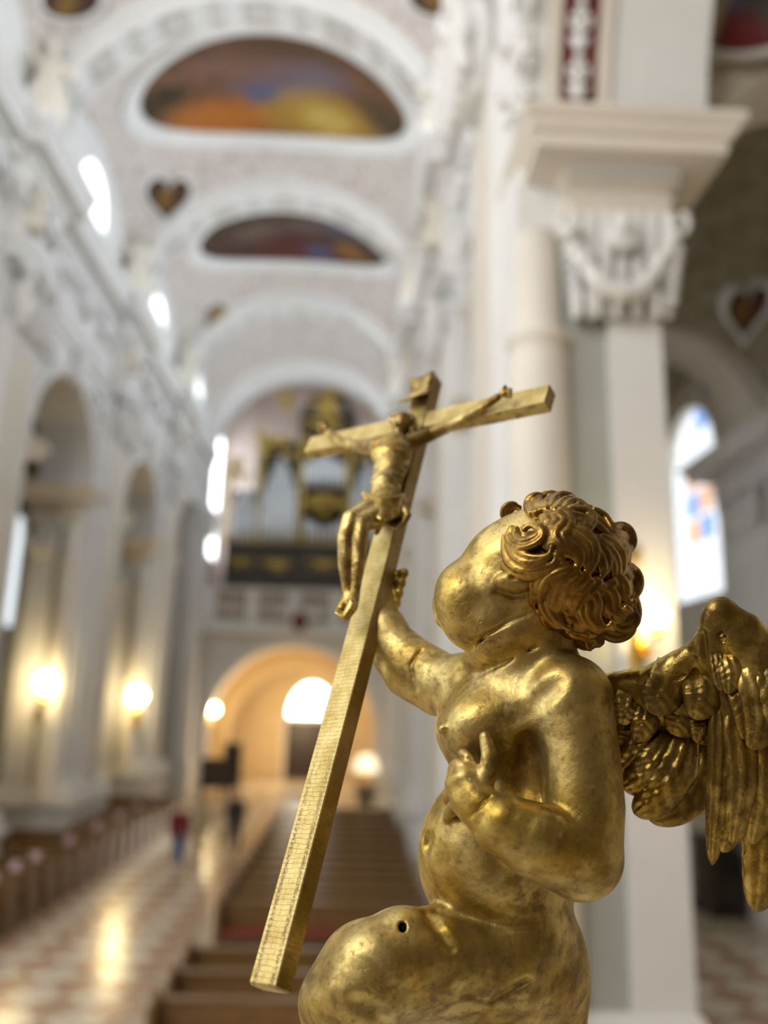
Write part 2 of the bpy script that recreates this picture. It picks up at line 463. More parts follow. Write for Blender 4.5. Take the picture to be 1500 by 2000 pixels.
# ---- floor: slab, laid diagonal tiles
floor = MB().box(-18.2, 11, -6, 54, -.3, 0).build('floor', MAT['floor_stone']); tag(floor, kind='structure')
TS = .72
tile_me = {}
for nm in ('tile_cream', 'tile_red'):
    g = TS / 2 - .012
    m = MB().sweep([(-g, -g), (-g, g), (g, g), (g, -g)], [(0, 0), (0, .012), (-.012, .02)], closed=True, cap=True, flip=True).mesh('tile')
    m.materials.append(MAT[nm]); tile_me[nm] = m
cands = []
for i in range(-60, 61):
    for j in range(-60, 61):
        c, s = math.cos(math.pi / 4), math.sin(math.pi / 4)
        x = -5 + (i * c - j * s) * TS; y = 22 + (i * s + j * c) * TS
        if y < 8 or y > 44: continue
        inside = (-7.0 < x < -3.4) or (y < 16.4 and -9.5 < x < -3.4) or (5.0 < x < 8.4 and 10 < y < 19) or (-9.5 < x < 1 and y < 9.6)
        if not inside: continue
        px, py, d = project((x, y, 0))
        vis = -40 < px < 1540 and 1500 < py < 2060
        cands.append((0 if vis else 1, d, x, y, (i + j) % 2 if True else 0))
cands.sort()
rest = MB()
for n, (v, d, x, y, par) in enumerate(cands):
    nm = 'tile_red' if par else 'tile_cream'
    if n < 290:
        o = link('tile', tile_me[nm], None, floor, (x, y, 0)); o.rotation_euler.z = math.pi / 4
    elif v == 0:
        g = TS / 2 - .012; c = math.cos(math.pi / 4) * g * 2 / math.sqrt(2) * math.sqrt(2) / 1
        q = g * math.sqrt(2)
        rest.add([(x - q, y, .02), (x, y - q, .02), (x + q, y, .02), (x, y + q, .02)], [(0, 1, 2, 3)])
        rest.sm[-1] = False
        rest.f[-1] = rest.f[-1]
        if par: rest.par = getattr(rest, 'par', []) + [len(rest.f) - 1]
me = bpy.data.meshes.new('tiles_far'); me.from_pydata(rest.v, [], rest.f)
me.materials.append(MAT['tile_cream']); me.materials.append(MAT['tile_red'])
for k in getattr(rest, 'par', []): me.polygons[k].material_index = 1
ft = link('distant_tile', me, None, floor, (0, 0, 0)); ft['kind'] = 'stuff'

# ---- carved capital, sculpted once: leaves in two rows, corner volutes, abacus
def make_capital(w, d, h, vox=.05):
    s = SDF((-w * .75, -d * 1.1, -.1), (w * .75, d * 1.1, h + .1), vox)
    s.ell((0, 0, h * .45), (w * .42, d * .6, h * .62), .05)
    for row, (zz, n, rr) in enumerate(((.05, 5, .16), (.36, 4, .17))):
        for i in range(n):
            x = (i / (n - 1) - .5) * w * (.82 + .1 * row)
            for sg in (-1, 1):
                s.chain([(x, sg * d * .5, h * zz, w * .07), (x, sg * d * .66, h * (zz + .2), w * .09), (x * 1.06, sg * d * .92, h * (zz + .32), w * .06), (x * 1.08, sg * d * .98, h * (zz + .24), w * .045)], .02)
    for sx in (-1, 1):
        for sy in (-1, 1):
            for a in range(9):
                t = a / 8 * 4.5; r = w * (.13 - .012 * a)
                s.chain([(sx * (w * .52 + r * .6 * math.cos(t)), sy * d * .85, h * .78 + r * math.sin(t), w * .05)], .01)
    s.chain([(-w * .55, 0, h * .97, h * .06), (0, -d * .75, h * .97, h * .06), (w * .55, 0, h * .97, h * .06)], .04)
    s.ell((0, -d * .95, h * .86), (w * .1, d * .15, h * .12), .02); s.ell((0, d * .95, h * .86), (w * .1, d * .15, h * .12), .02)
    s.chain([(-w * .56, -d * .8, h * .97, h * .06), (w * .56, -d * .8, h * .97, h * .06)], .02)
    s.chain([(-w * .56, d * .8, h * .97, h * .06), (w * .56, d * .8, h * .97, h * .06)], .02)
    return s.mesh('capital')
cap_big = make_capital(1.7, .55, H_CAPT - H_CAPB, .055); cap_big.materials.append(MAT['stucco'])
SC0, SC1 = ZC + 4.25, ZC + 5.35
cap_small = make_capital(1.0, .38, SC1 - SC0, .04); cap_small.materials.append(MAT['stucco'])

# ---- stucco cluster for friezes: shell, scrolls, fruit
def make_cluster(seed):
    r = np.random.default_rng(seed); s = SDF((-1.0, -.35, -.7), (1.0, .35, .7), .05)
    s.ell((0, 0, .1), (.28, .16, .34), .05)
    for sg in (-1, 1):
        pts = []
        for a in range(16):
            t = a / 15 * 5.2; rr = .42 * (1 - t / 7)
            pts.append((sg * (.52 + rr * math.cos(t + .6)), 0, .02 + rr * math.sin(t + .6), .095 - .003 * a))
        s.chain(pts, .03)
        for _ in range(5):
            x, z = r.uniform(.2, .85) * sg, r.uniform(-.5, .5)
            s.ell((x, r.uniform(-.08, .05), z), r.uniform(.07, .14), .03)
    for a in range(5):
        t = math.pi * (a + .5) / 5; s.chain([(0, -.05, .1, .08), (.32 * math.cos(t), -.14, .1 + .42 * math.sin(t), .06)], .02)
    s.ell((0, -.12, -.35), (.14, .14, .17), .04)
    return s.mesh('stucco_ornament')
clusters = [make_cluster(i) for i in (1, 2)]
for m in clusters: m.materials.append(MAT['stucco'])

# ---- putto / saint statues for the cornices, sculpted once
def make_statue(seed):
    s = SDF((-.75, -.6, -.02), (.75, .6, 2.15), .045); sg = 1 if seed % 2 else -1
    s.chain([(0, 0, .08, .36), (0, 0, .5, .30), (.02 * sg, 0, 1.0, .27), (0, 0, 1.35, .25)], .05)
    s.ell((0, 0, 1.45), (.30, .2, .25), .1)
    s.ell((.03 * sg, -.06, 1.92), (.14, .16, .18), .06); s.chain([(0, 0, 1.6, .09), (.02 * sg, -.03, 1.85, .08)], .04)
    s.chain([(-.26 * sg, 0, 1.55, .11), (-.48 * sg, -.1, 1.3, .09), (-.35 * sg, -.32, 1.15, .07)], .05)
    s.chain([(.26 * sg, 0, 1.55, .11), (.5 * sg, -.05, 1.75, .09), (.48 * sg, -.1, 2.02, .07)], .05)
    for a in range(7):
        x = (a / 6 - .5) * .62; s.chain([(x * .5, -.2, 1.2, .05), (x, -.30, .6, .07), (x * 1.15, -.32, .05, .08)], .03)
    s.chain([(-.3 * sg, -.1, 1.5, .09), (.1 * sg, -.27, 1.1, .1), (.33 * sg, -.12, .7, .1), (.4 * sg, .05, .3, .12)], .04)
    s.chain([(.2 * sg, -.18, .5, .12), (.22 * sg, -.34, .1, .1)], .05)
    return s.mesh('statue')
statue_me = [make_statue(i) for i in (1, 2)]
for m in statue_me: m.materials.append(MAT['stucco_cream'])

IMP = [(0, SC1), (.05, SC1), (.05, SC1 + .16), (.1, SC1 + .18), (.1, SC1 + .34), (.06, SC1 + .36), (.13, SC1 + .46), (.06, SC1 + .58), (.14, SC1 + .60), (.2, SC1 + .64),
       (.2, SC1 + .72), (.58, SC1 + .75), (.58, SC1 + .90), (.64, SC1 + .93), (.68, SC1 + 1.02), (.76, SC1 + 1.10), (.76, SC1 + 1.18), (-.05, SC1 + 1.18)]
ENT = [(o * .62, z) for o, z in [(0, H_CAPT), (.12, H_CAPT), (.12, H_CAPT + .35), (.2, H_CAPT + .38), (.2, H_FR - .05), (.1, H_FR), (.1, H_CO), (.3, H_CO + .08), (.34, H_CO + .25), (.85, H_CO + .3), (.85, H_CO + .6),
       (.95, H_CO + .68), (1.1, H_CO + .9), (1.15, H_TOP), (-.1, H_TOP)]]
def pilaster(mb, x0, x1, y0, y1, z0, z1):
    mb.box(x0, x1, y0, y1, z0, z1)
def base_prof(z, p=.12):
    return [(p, z), (p, z + .14), (p * .9, z + .2), (p * .35, z + .24), (p * .35, z + .28), (p * .6, z + .34), (p * .3, z + .42), (0, z + .44)]

pier_side = {-1: ('left', XL, XL - WT), 1: ('right', XR, XR + WT)}
pier_notes = {
    (-1, 1): 'white stucco pier with giant pilaster cut off by the tall dark arch',
    (-1, 2): 'white stucco pier with a warm wall lamp and fluted pilasters rising behind the pews',
    (-1, 3): 'white stucco pier next to the organ gallery and the ochre vestibule',
    (1, 0): 'massive cream pier with swagged capital and wide projecting impost behind the cherub',
    (1, 1): 'white stucco nave pier following the massive cream pier with the swagged capital',
    (1, 2): 'white stucco nave pier opposite the lamp-lit pier behind the pews',
    (1, 3): 'white stucco nave pier across the aisle beside the organ'}
PED = 1.55
for side in (-1, 1):
    nm, xf, xo = pier_side[side]
    for i, y0 in enumerate(PIER_Y):
        if side < 0 and i == 0: continue
        nm, xf, xo = pier_side[side]
        if side > 0 and i == 0: xf, xo = 1.75, 3.35
        y1 = y0 + PTH; yc = (y0 + y1) / 2; lo, hi = min(xf, xo), max(xf, xo)
        p = empty('pier', ((lo + hi) / 2, yc, 0)); tag(p, pier_notes[(side, i)], 'pillar', 'piers along the nave', 'structure')
        MB().box(lo, hi, y0, y1, 0, H_FR).build('core', MAT['stucco'], p)
        s = -side                                             # direction from the wall face into the nave
        rp0 = side > 0 and i == 0
        g1, g2 = (.18, .40) if not rp0 else (.06, .16)
        m = MB(); m.box(*sorted((xf, xf + s * g1)), y0 + .35, y1 - .35, PED, H_CAPT); m.build('back_pilaster', MAT['stucco'], p)
        m = MB(); m.box(*sorted((xf, xf + s * g2)), y0 + .85, y1 - .85, PED, H_CAPB + .1)
        g = m.build('giant_pilaster', MAT['stucco'], p)
        q = MB(); q.box(*sorted((xf + s * (g2 - .01), xf + s * (g2 + .01))), y0 + 1.05, y1 - 1.05, PED + .8, H_CAPB - .3)
        link('sunk_panel', q.mesh('sunk_panel'), MAT['stucco_warm'], g)
        # pedestal with plinth and cap mouldings around the whole foot
        xa, xb = (lo - .12, hi + .12)
        if side < 0: xb = hi + .52
        else: xa = lo - (.52 if not rp0 else .2)
        MB().sweep([(xa, y0 - .3), (xa, y1 + .3), (xb, y1 + .3), (xb, y0 - .3)], [(.12, 0), (.12, .3), (.05, .38), (0, .42), (0, PED - .25), (.06, PED - .2), (.12, PED - .1), (.12, PED)], closed=True, cap=True, flip=True).build('pedestal', MAT['stucco'], p)
        MB().sweep([(xa + .05, y0 - .16), (xa + .05, y1 + .16), (xb - .1, y1 + .16), (xb - .1, y0 - .16)], base_prof(PED, .1), closed=True, cap=True, flip=True).build('base_moulding', MAT['stucco'], p)
        c = link('capital', cap_big, None, p, (xf + s * .25 - p.location.x, 0, H_CAPB)); c.rotation_euler.z = math.pi / 2
        # small order on the near and far reveals
        for e, ye, sy in ((0, y0, -1), (1, y1, 1)):
            if side > 0 and i == 0 and e == 1: pass
            xm = (lo + hi) / 2 - s * .42
            yy = sorted((ye, ye + sy * .16))
            w0, w1, v0 = (-.40, .40, .72) if not rp0 else (-.22, .38, .39)
            MB().box(xm + w0, xm + w1, *yy, PED, SC0 + .1).build('small_pilaster', MAT['stucco'], p)
            yy2 = sorted((ye, ye + sy * .06))
            MB().box(xm - .72, xm + v0, *yy2, PED, SC1).build('backing_strip', MAT['grey_panel'], p)
            c = link('small_capital', cap_small, None, p, (xm - p.location.x, ye + sy * .1 - p.location.y, SC0))
            if side < 0 or i > 0 or e == 0:
                pr = [(.40, 0), (.40, .12), (.37, .18), (.345, .22), (.335, SC0 - PED - .42), (.30, SC0 - PED - .30), (.36, SC0 - PED - .26), (.36, SC0 - PED - .16), (.27, SC0 - PED - .08), (.26, SC1 - PED)]
                MB().lathe((xf - s * (.42 if not rp0 else .22), ye + sy * .02, PED), pr, 24).build('engaged_column', MAT['stucco_warm'], p)
        xi0, xi1 = (lo - .02, hi - .42) if side < 0 else (lo + .42, hi + .02)
        if rp0: xi0, xi1 = 2.42, 3.42
        im = MB().sweep([(xi0, y0 - .14), (xi0, y1 + .14), (xi1, y1 + .14), (xi1, y0 - .14)], IMP, closed=True, cap=True, flip=True).build('impost', MAT['stucco_warm'], p)
        if i == 0 or side < 0:
            dm = MB().box(-.035, .035, -.05, .05, -.045, .045).mesh('dentil'); dm.materials.append(MAT['stucco'])
            n = 15
            for k in range(n):
                o = link('dentil', dm, None, im, (xi0 - .1 + (xi1 - xi0 + .2) * k / (n - 1), y0 - .14 - .24, SC1 + .70)); o.location -= parent_origin(im) * 0 + Vector(p.location) + Vector(im.location)
for side in (-1, 1):
    xf = XL if side < 0 else XR; s_ = -side
    p = empty('pier', (xf, YEND - 1, 0)); tag(p, 'slender white end pilaster between the ' + ('left pew block and ochre vestibule arch' if side < 0 else 'right pew block and ochre vestibule arch'), 'pillar', 'piers along the nave', 'structure')
    MB().box(*sorted((xf - s_ * .6, xf + s_ * .25)), YEND - 2.2, YEND - .02, 0, H_CAPT).build('core', MAT['stucco'], p)
    MB().box(*sorted((xf, xf + s_ * .5)), YEND - 1.8, YEND - .5, 0, H_CAPB + .1).build('giant_pilaster', MAT['stucco'], p)
    c = link('capital', cap_big, None, p, (s_ * .3, 0, H_CAPB)); c.rotation_euler.z = math.pi / 2; c.scale = (.9, 1, 1)
    MB().box(*sorted((xf - s_ * .6, xf + s_ * .65)), YEND - 2.3, YEND - .02, 0, PED).build('pedestal', MAT['stucco'], p)
# ---- main entablature along both walls, breaking forward at each pier
def ent_path(side):
    xf = XL if side < 0 else XR; s = -side; pts = []
    ys = [(-1, None)]
    seq = []
    for i, y0 in enumerate(PIER_Y):
        a, b = y0 + .55, y0 + PTH - .55
        seq += [(xf, a), (xf + s * .42, a), (xf + s * .42, b), (xf, b)]
    seq = [(xf, 8.0 if side > 0 else 12.6)] + [q for q in seq if side > 0 or q[1] > 13] + [(xf, YEND)]
    return seq if side < 0 else seq[::-1]
for side, nm in ((-1, 'left'), (1, 'right')):
    e = MB().sweep(ent_path(side), ENT).build('trim_1' if side < 0 else 'trim_2', MAT['stucco']); tag(e, kind='structure')
    xf = XL if side < 0 else XR; s = -side
    k = 0
    y = 13.5 if side < 0 else 9
    while y < 45:
        o = link('stucco_ornament', clusters[k % 2], None, e, (xf + s * (.14 if not any(a < y < a + PTH for a in PIER_Y) else .55), y, (H_FR + H_CO) / 2 + .05))
        o.rotation_euler.z = s * math.pi / 2; k += 1; y += 2.05
# ---- arcade walls
for side, nm in ((-1, 'left'), (1, 'right')):
    xf, xo = (XL, XL - WT) if side < 0 else (XR, XR + WT)
    w = MB()
    for i in range(len(PIER_Y)):
        a = PIER_Y[i] + PTH; b = PIER_Y[i + 1] if i + 1 < len(PIER_Y) else YEND
        if side < 0 and i == 0: pass
        r = (b - a) / 2
        w.arch(a, b, (a + b) / 2, r - .02, H_IMT + .08, H_IMT - .1, H_CAPT + .05, lambda sc, z, t: (t, sc, z), xf, xo)
        w.box(*sorted((xf, xo)), a, b, H_CAPT, H_SPR)
    if side > 0:
        w.arch(-.36, 8.64, 4.14, 4.48, H_IMT + .08, H_IMT - .1, H_SPR, lambda sc, z, t: (t, sc, z), 1.75, 4.1, 40)
    o = w.build('wall_' + nm, MAT['stucco']); tag(o, kind='structure')
    # raised archivolts with keystones on the nave face
    for i in range(len(PIER_Y)):
        a = PIER_Y[i] + PTH; b = PIER_Y[i + 1] if i + 1 < len(PIER_Y) else YEND
        r = (b - a) / 2; yc = (a + b) / 2; m = MB(); N = 28; vs = []; fs = []
        pr = [(0, 0), (0, .08), (.2, .08), (.22, .14), (.38, .14), (.4, 0)]
        for j in range(N + 1):
            t = math.pi * j / N
            for (dr, do) in pr: vs.append((xf - side * do, yc - (r + dr) * math.cos(t), H_IMT + .08 + (r + dr) * math.sin(t)))
        K = len(pr)
        for j in range(N):
            for q in range(K - 1): fs.append((j * K + q, j * K + q + 1, (j + 1) * K + q + 1, (j + 1) * K + q))
        m.add(vs, fs, False); m.build('archivolt', MAT['stucco'], o)
        MB().box(*sorted((xf - side * .02, xf - side * .3)), yc - .3, yc + .3, H_IMT + r - .1, H_CAPT + .05).build('keystone', MAT['stucco'], o)
        for sg in (-1, 1):
            c = link('spandrel_relief', clusters[0], None, o, (xf - side * .08, yc + sg * (r - .15), H_IMT + r + .15)); c.rotation_euler.z = -side * math.pi / 2; c.scale = (.9, .8, .9)
wall_right = bpy.data.objects['wall_right']
# red marble band with white candelabra reliefs on the soffit of the near arch
m = MB(); N = 16; xs0, xs1 = 2.25, 2.72; vs = []; fs = []
def soff(th, dr=0): return (4.14 + (4.48 - dr) * math.cos(th), H_IMT + .08 + (4.48 - dr) * math.sin(th))
for j in range(N + 1):
    th = .02 + .75 * j / N
    for x, dr in ((xs0 - .16, .0), (xs0 - .16, .06), (xs0, .06), (xs0, .02), (xs1, .02), (xs1, .06), (xs1 + .16, .06), (xs1 + .16, 0)):
        y, z = soff(th, dr); vs.append((x, y, z))
for j in range(N):
    for q in range(7): fs.append((j * 8 + q, j * 8 + q + 1, (j + 1) * 8 + q + 1, (j + 1) * 8 + q))
band = link('soffit_band', m.add(vs, fs).mesh('soffit_band'), MAT['stucco_warm'], wall_right)
band.data.materials.append(MAT['marble_red'])
for k, pl in enumerate(band.data.polygons):
    c = pl.center
    if xs0 - .01 < c.x < xs1 + .01 and (abs(c.x - (xs0 + xs1) / 2) < .2): pl.material_index = 1
s = SDF((-.25, -.12, -.3), (.25, .12, .3), .02)
s.chain([(0, 0, -.28, .03), (0, 0, .28, .03)], .01); s.ell((0, -.02, -.16), (.11, .07, .09), .02); s.ell((0, -.02, .05), (.07, .06, .12), .02)
for sg in (-1, 1):
    s.chain([(0, 0, -.02, .03), (sg * .12, 0, .06, .035), (sg * .13, 0, .16, .03), (sg * .07, 0, .17, .025)], .01); s.ell((sg * .09, 0, -.1), (.06, .05, .05), .02)
s.ell((0, -.02, .24), (.09, .05, .06), .02)
can_me = s.mesh('candelabra_relief'); can_me.materials.append(MAT['stucco'])
for k in range(5):
    th = .08 + .132 * k; y, z = soff(th, .03)
    o = link('candelabra_relief', can_me, None, wall_right, (2.485, y, z)); o.rotation_euler.x = th; o.scale = (.95, .9, 1.0)
for k in range(4):                                            # leaf scrolls left of the band
    th = .12 + .16 * k; y, z = soff(th, .04)
    o = link('soffit_scroll', clusters[k % 2], None, wall_right, (1.72, y, z)); o.rotation_euler = (th, math.pi / 2, 0); o.scale = (.34, .5, .42)

# ---- vault
ceil = empty('ceiling', (NC, 28, H_SPR)); tag(ceil, kind='structure')
def sph_z(x, y, R=SPH_R): return math.sqrt(max(0, R * R - x * x - y * y))
VZ = H_SPR + .3
for b, yc in enumerate(BAYC):
    NX, NY = 36, 28; vs = []; fs = []
    for i in range(NX + 1):
        for j in range(NY + 1):
            x = -HALF - .12 + (2 * HALF + .24) * i / NX; y = -3.9 + 7.8 * j / NY
            vs.append((NC + x, yc + y, VZ + sph_z(x, y, SPH_R + .15)))
    for i in range(NX):
        for j in range(NY): a = i * (NY + 1) + j; fs.append((a, a + 1, a + NY + 2, a + NY + 1))
    MB().add(vs, fs, True).build('vault_bay', MAT['vault_plaster'], ceil)
rib_y = [BAYC[0] - PIT / 2] + [c + PIT / 2 for c in BAYC]
rib_y[-1] = YEND - .2
for r_i, yc in enumerate(rib_y):
    N = 48; vs = []; fs = []
    pr = [(RIB_R + .95, -.62), (RIB_R + .08, -.62), (RIB_R, -.55), (RIB_R, -.42), (RIB_R + .1, -.40), (RIB_R + .1, .40), (RIB_R, .42), (RIB_R, .55), (RIB_R + .08, .62), (RIB_R + .95, .62)]
    K = len(pr)
    for j in range(N + 1):
        t = math.pi * j / N
        for (rr, dy) in pr: vs.append((NC - rr * math.cos(t), yc + dy, H_SPR + rr * math.sin(t)))
    for j in range(N):
        for q in range(K): fs.append((j * K + q, j * K + (q + 1) % K, (j + 1) * K + (q + 1) % K, (j + 1) * K + q))
    rib = MB().add(vs, fs).build('transverse_arch', MAT['stucco'], ceil)
    if r_i in (1, 2, 3):
        NCF = 13
        for k in range(NCF):
            t0 = .14 + (math.pi - .28) * k / NCF + .03; t1 = .14 + (math.pi - .28) * (k + 1) / NCF - .03
            long = (k % 2 == 0)
            vs = []; fs = []
            if not long: t0, t1 = t0 + .05, t1 - .05
            for jj in range(5):
                t = t0 + (t1 - t0) * jj / 4
                for rr, dy in ((RIB_R + .11, -.34), (RIB_R + .035, -.34), (RIB_R + .035, -.26), (RIB_R + .085, -.24), (RIB_R + .085, .24), (RIB_R + .035, .26), (RIB_R + .035, .34), (RIB_R + .11, .34)):
                    vs.append((NC - rr * math.cos(t), yc + dy, H_SPR + rr * math.sin(t)))
            for jj in range(4):
                for q in range(7): fs.append((jj * 8 + q, jj * 8 + q + 1, jj * 8 + q + 9, jj * 8 + q + 8))
            link('coffer', MB().add(vs, fs).mesh('coffer'), MAT['coffer_stone'], rib)
            tm = (t0 + t1) / 2
            o = link('coffer_relief', clusters[k % 2], None, rib, (NC - (RIB_R + .07) * math.cos(tm), yc, H_SPR + (RIB_R + .07) * math.sin(tm)))
            o.location -= parent_origin(rib); o.rotation_euler = (0, tm - math.pi / 2, 0); o.rotation_euler.x = 0
            o.matrix_basis = Matrix.Translation(o.location) @ Matrix.Rotation(tm - math.pi / 2, 4, 'Y') @ Matrix.Rotation(-math.pi / 2, 4, 'X') @ Matrix.Diagonal((.48, .34, .34, 1))

# ---- clerestory lunettes with windows
wi = 1
for side in (-1, 1):
    xf = XL if side < 0 else XR
    cl = MB()
    for b, yc in enumerate(BAYC):
        cl.arch(yc - 4.5, yc + 4.5, yc, 1.25, H_SPR + 2.1, H_TOP - .1, H_SPR + 6.0, lambda sc, z, t: (t, sc, z), xf, xf + side * .7, 18)
    o = cl.build('trim_%d' % (3 if side < 0 else 4), MAT['stucco']); tag(o, kind='structure')
    for b, yc in enumerate(BAYC):
        w = empty('window_%d' % wi, (xf + side * .55, yc, H_TOP)); wi += 1; tag(w, kind='structure')
        N = 14; vs = [(xf + side * .6, yc - 1.25, H_TOP - .1), (xf + side * .6, yc + 1.25, H_TOP - .1)] + [(xf + side * .6, yc + 1.25 * math.cos(math.pi * i / N), H_SPR + 2.1 + 1.25 * math.sin(math.pi * i / N)) for i in range(N + 1)]
        link('pane', MB().add(vs, [tuple(range(len(vs)))]).mesh('pane'), MAT['window_light' if side < 0 else 'window_south'], w)
        bars = MB()
        for k in (-1, 0, 1): bars.box(*sorted((xf + side * .5, xf + side * .58)), yc + k * .62 - .03, yc + k * .62 + .03, H_TOP, H_SPR + 3.2 - abs(k) * .25)
        for k in range(4): bars.box(*sorted((xf + side * .5, xf + side * .58)), yc - 1.25, yc + 1.25, H_TOP + .5 + k * .6, H_TOP + .55 + k * .6)
        link('glazing_bar', bars.mesh('glazing_bar'), MAT['iron'], w)

# ---- side aisles
def aisle(side):
    xo = (XL - WT) if side < 0 else (XR + WT); xw = xo + side * (7 if side < 0 else 6.0); xc = (xo + xw) / 2; hw = abs(xw - xo) / 2
    ymin = 12.6 if side < 0 else 1.0
    m = MB(); m.box(*sorted((xw, xw + side * .4)), ymin, YEND, 0, ZC + 3.2); m.box(*sorted((xw, xw + side * .4)), ymin, YEND, ZC + 9.6, ZC + 14)
    wins = []
    for i in range(len(PIER_Y)):
        a = PIER_Y[i] + PTH; b = PIER_Y[i + 1] if i + 1 < 4 else YEND
        m.box(*sorted((xw, xw + side * .4)), PIER_Y[i] - .3, a + .3, ZC + 3.2, ZC + 9.6)
        if side < 0 and i < 3:
            m.box(*sorted((xw, xw + side * .4)), a + .3, b - .3, ZC + 3.2, ZC + 9.6); continue
        if side > 0 and i == 0:
            m.box(*sorted((xw, xw + side * .4)), a + .3, b - .3, ZC + 3.2, ZC + 9.6); continue
        m.arch(a + .3, b - .3, (a + b) / 2, 1.9, ZC + 7.2, ZC + 3.2, ZC + 9.6, lambda sc, z, t: (t, sc, z), xw, xw + side * .4, 16)
        wins.append((a + b) / 2)
    m.box(*sorted((xw, xw + side * .4)), ymin, PIER_Y[0 if side > 0 else 1] - .3, ZC + 3.2, ZC + 9.6)
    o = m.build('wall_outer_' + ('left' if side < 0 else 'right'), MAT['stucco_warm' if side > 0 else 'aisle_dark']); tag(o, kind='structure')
    e_ = MB().box(*sorted((xo, xw + side * .4)), YEND, YEND + .4, 0, ZC + 14).build('wall_aisle_end_' + ('left' if side < 0 else 'right'), MAT['stucco_warm']); tag(e_, kind='structure')
    # vault of the aisle
    v = empty('ceiling_aisle_' + ('left' if side < 0 else 'right'), (xc, 20, H_IMT)); tag(v, kind='structure')
    rr = math.sqrt(hw * hw + 3.8 ** 2)
    ycs = BAYC if side < 0 else [BAYC[0] - PIT] + BAYC
    for yc in ycs:
        vs = []; fs = []
        for i in range(21):
            for j in range(21):
                x = -hw - .1 + (2 * hw + .2) * i / 20; y = -4.0 + 8 * j / 20
                if yc < 10: y = -4 + 8 * j / 20
                vs.append((xc + x, yc + y, H_IMT + .4 + math.sqrt(max(.0, (rr + .1) ** 2 - x * x - y * y)) * .8))
        for i in range(20):
            for j in range(20): a = i * 21 + j; fs.append((a, a + 1, a + 22, a + 21))
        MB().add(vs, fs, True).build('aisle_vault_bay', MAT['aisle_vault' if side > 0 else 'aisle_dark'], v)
    for i, y0 in enumerate(PIER_Y):
        if side < 0 and i == 0: continue
        yc = y0 + PTH / 2; r = hw - .35; N = 28; vs = []; fs = []
        pr = [(r + 1.6, -.7), (r + .06, -.7), (r, -.62), (r, -.45), (r + .1, -.42), (r + .1, .42), (r, .45), (r, .62), (r + .06, .7), (r + 1.6, .7)]; K = len(pr)
        for j in range(N + 1):
            t = math.pi * j / N
            for (q, dy) in pr: vs.append((xc - q * math.cos(t) * (1 if q < r + 1 else .8), yc + dy, H_IMT + .08 + q * math.sin(t)))
        for j in range(N):
            for q in range(K): fs.append((j * K + q, j * K + (q + 1) % K, (j + 1) * K + (q + 1) % K, (j + 1) * K + q))
        MB().add(vs, fs).build('aisle_arch', MAT['stucco_warm'], v)
    # outer wall piers
    for i, y0 in enumerate(PIER_Y):
        if (side < 0 and i == 0) or i == 3 or (side > 0 and i == 0): continue
        p = empty('aisle_pier', (xw, y0 + PTH / 2, 0))
        tag(p, ('cream wall pier with bold impost beside the tall stained window' if side > 0 else 'shadowed cream wall pier of the far side aisle') + (' nearer the dark cabinet' if (side > 0 and i == 1) else ' nearer the organ' if i == 2 else ' behind the tall arch'), 'pillar', 'outer aisle piers', 'structure')
        s = -side
        MB().box(*sorted((xw, xw + s * .35)), y0, y0 + PTH, 0, SC1).build('core', MAT['stucco'], p)
        MB().box(*sorted((xw + s * .3, xw + s * .5)), y0 + .7, y0 + PTH - .7, PED, SC0 + .1).build('pilaster', MAT['stucco'], p)
        c = link('capital', cap_small, None, p, (s * .42, 0, SC0)); c.rotation_euler.z = math.pi / 2; c.scale = (1.7, 1, 1)
        a, b2 = sorted((xw - s * .05, xw + s * .35))
        MB().sweep([(a, y0), (a, y0 + PTH), (b2, y0 + PTH), (b2, y0)], IMP, closed=True, cap=True, flip=True).build('impost', MAT['stucco'], p)
    return xw, wins
global_wi = wi
for side in (-1, 1):
    xw, wins = aisle(side)
    for k, yc in enumerate(wins):
        w = empty('window_%d' % wi, (xw + side * .3, yc, ZC + 3.2)); wi += 1; tag(w, kind='structure')
        N = 14; xx = xw + side * .3; ZB = ZC + 3.2; ZS = ZC + 7.2
        # leaded glass in separate panes
        nb = 4; rows = 7
        for a in range(nb):
            for b in range(rows):
                y0 = yc - 1.9 + 3.8 * a / nb + .03; y1 = yc - 1.9 + 3.8 * (a + 1) / nb - .03
                z0 = ZB + (5.9) * b / rows + .03; z1 = ZB + 5.9 * (b + 1) / rows - .03
                def top(y): return ZS + math.sqrt(max(0, 1.9 ** 2 - (y - yc) ** 2))
                t0, t1 = min(z1, top(y0)), min(z1, top(y1))
                if max(t0, t1) <= z0 + .02: continue
                t0, t1 = max(t0, z0 + .01), max(t1, z0 + .01)
                mt = 'window_soft'
                if side > 0 and (a, b) in ((1, 2), (2, 3), (1, 6)): mt = 'glass_blue'
                if side > 0 and (a, b) in ((1, 3), (2, 4), (2, 2)): mt = 'glass_orange'
                if mt not in MAT: emitter(mt, (.25, .45, .9) if mt == 'glass_blue' else (.95, .55, .35), .62)
                link('pane', MB().add([(xx, y0, z0), (xx, y1, z0), (xx, y1, t1), (xx, y0, t0)], [(0, 1, 2, 3)]).mesh('pane'), MAT[mt], w)

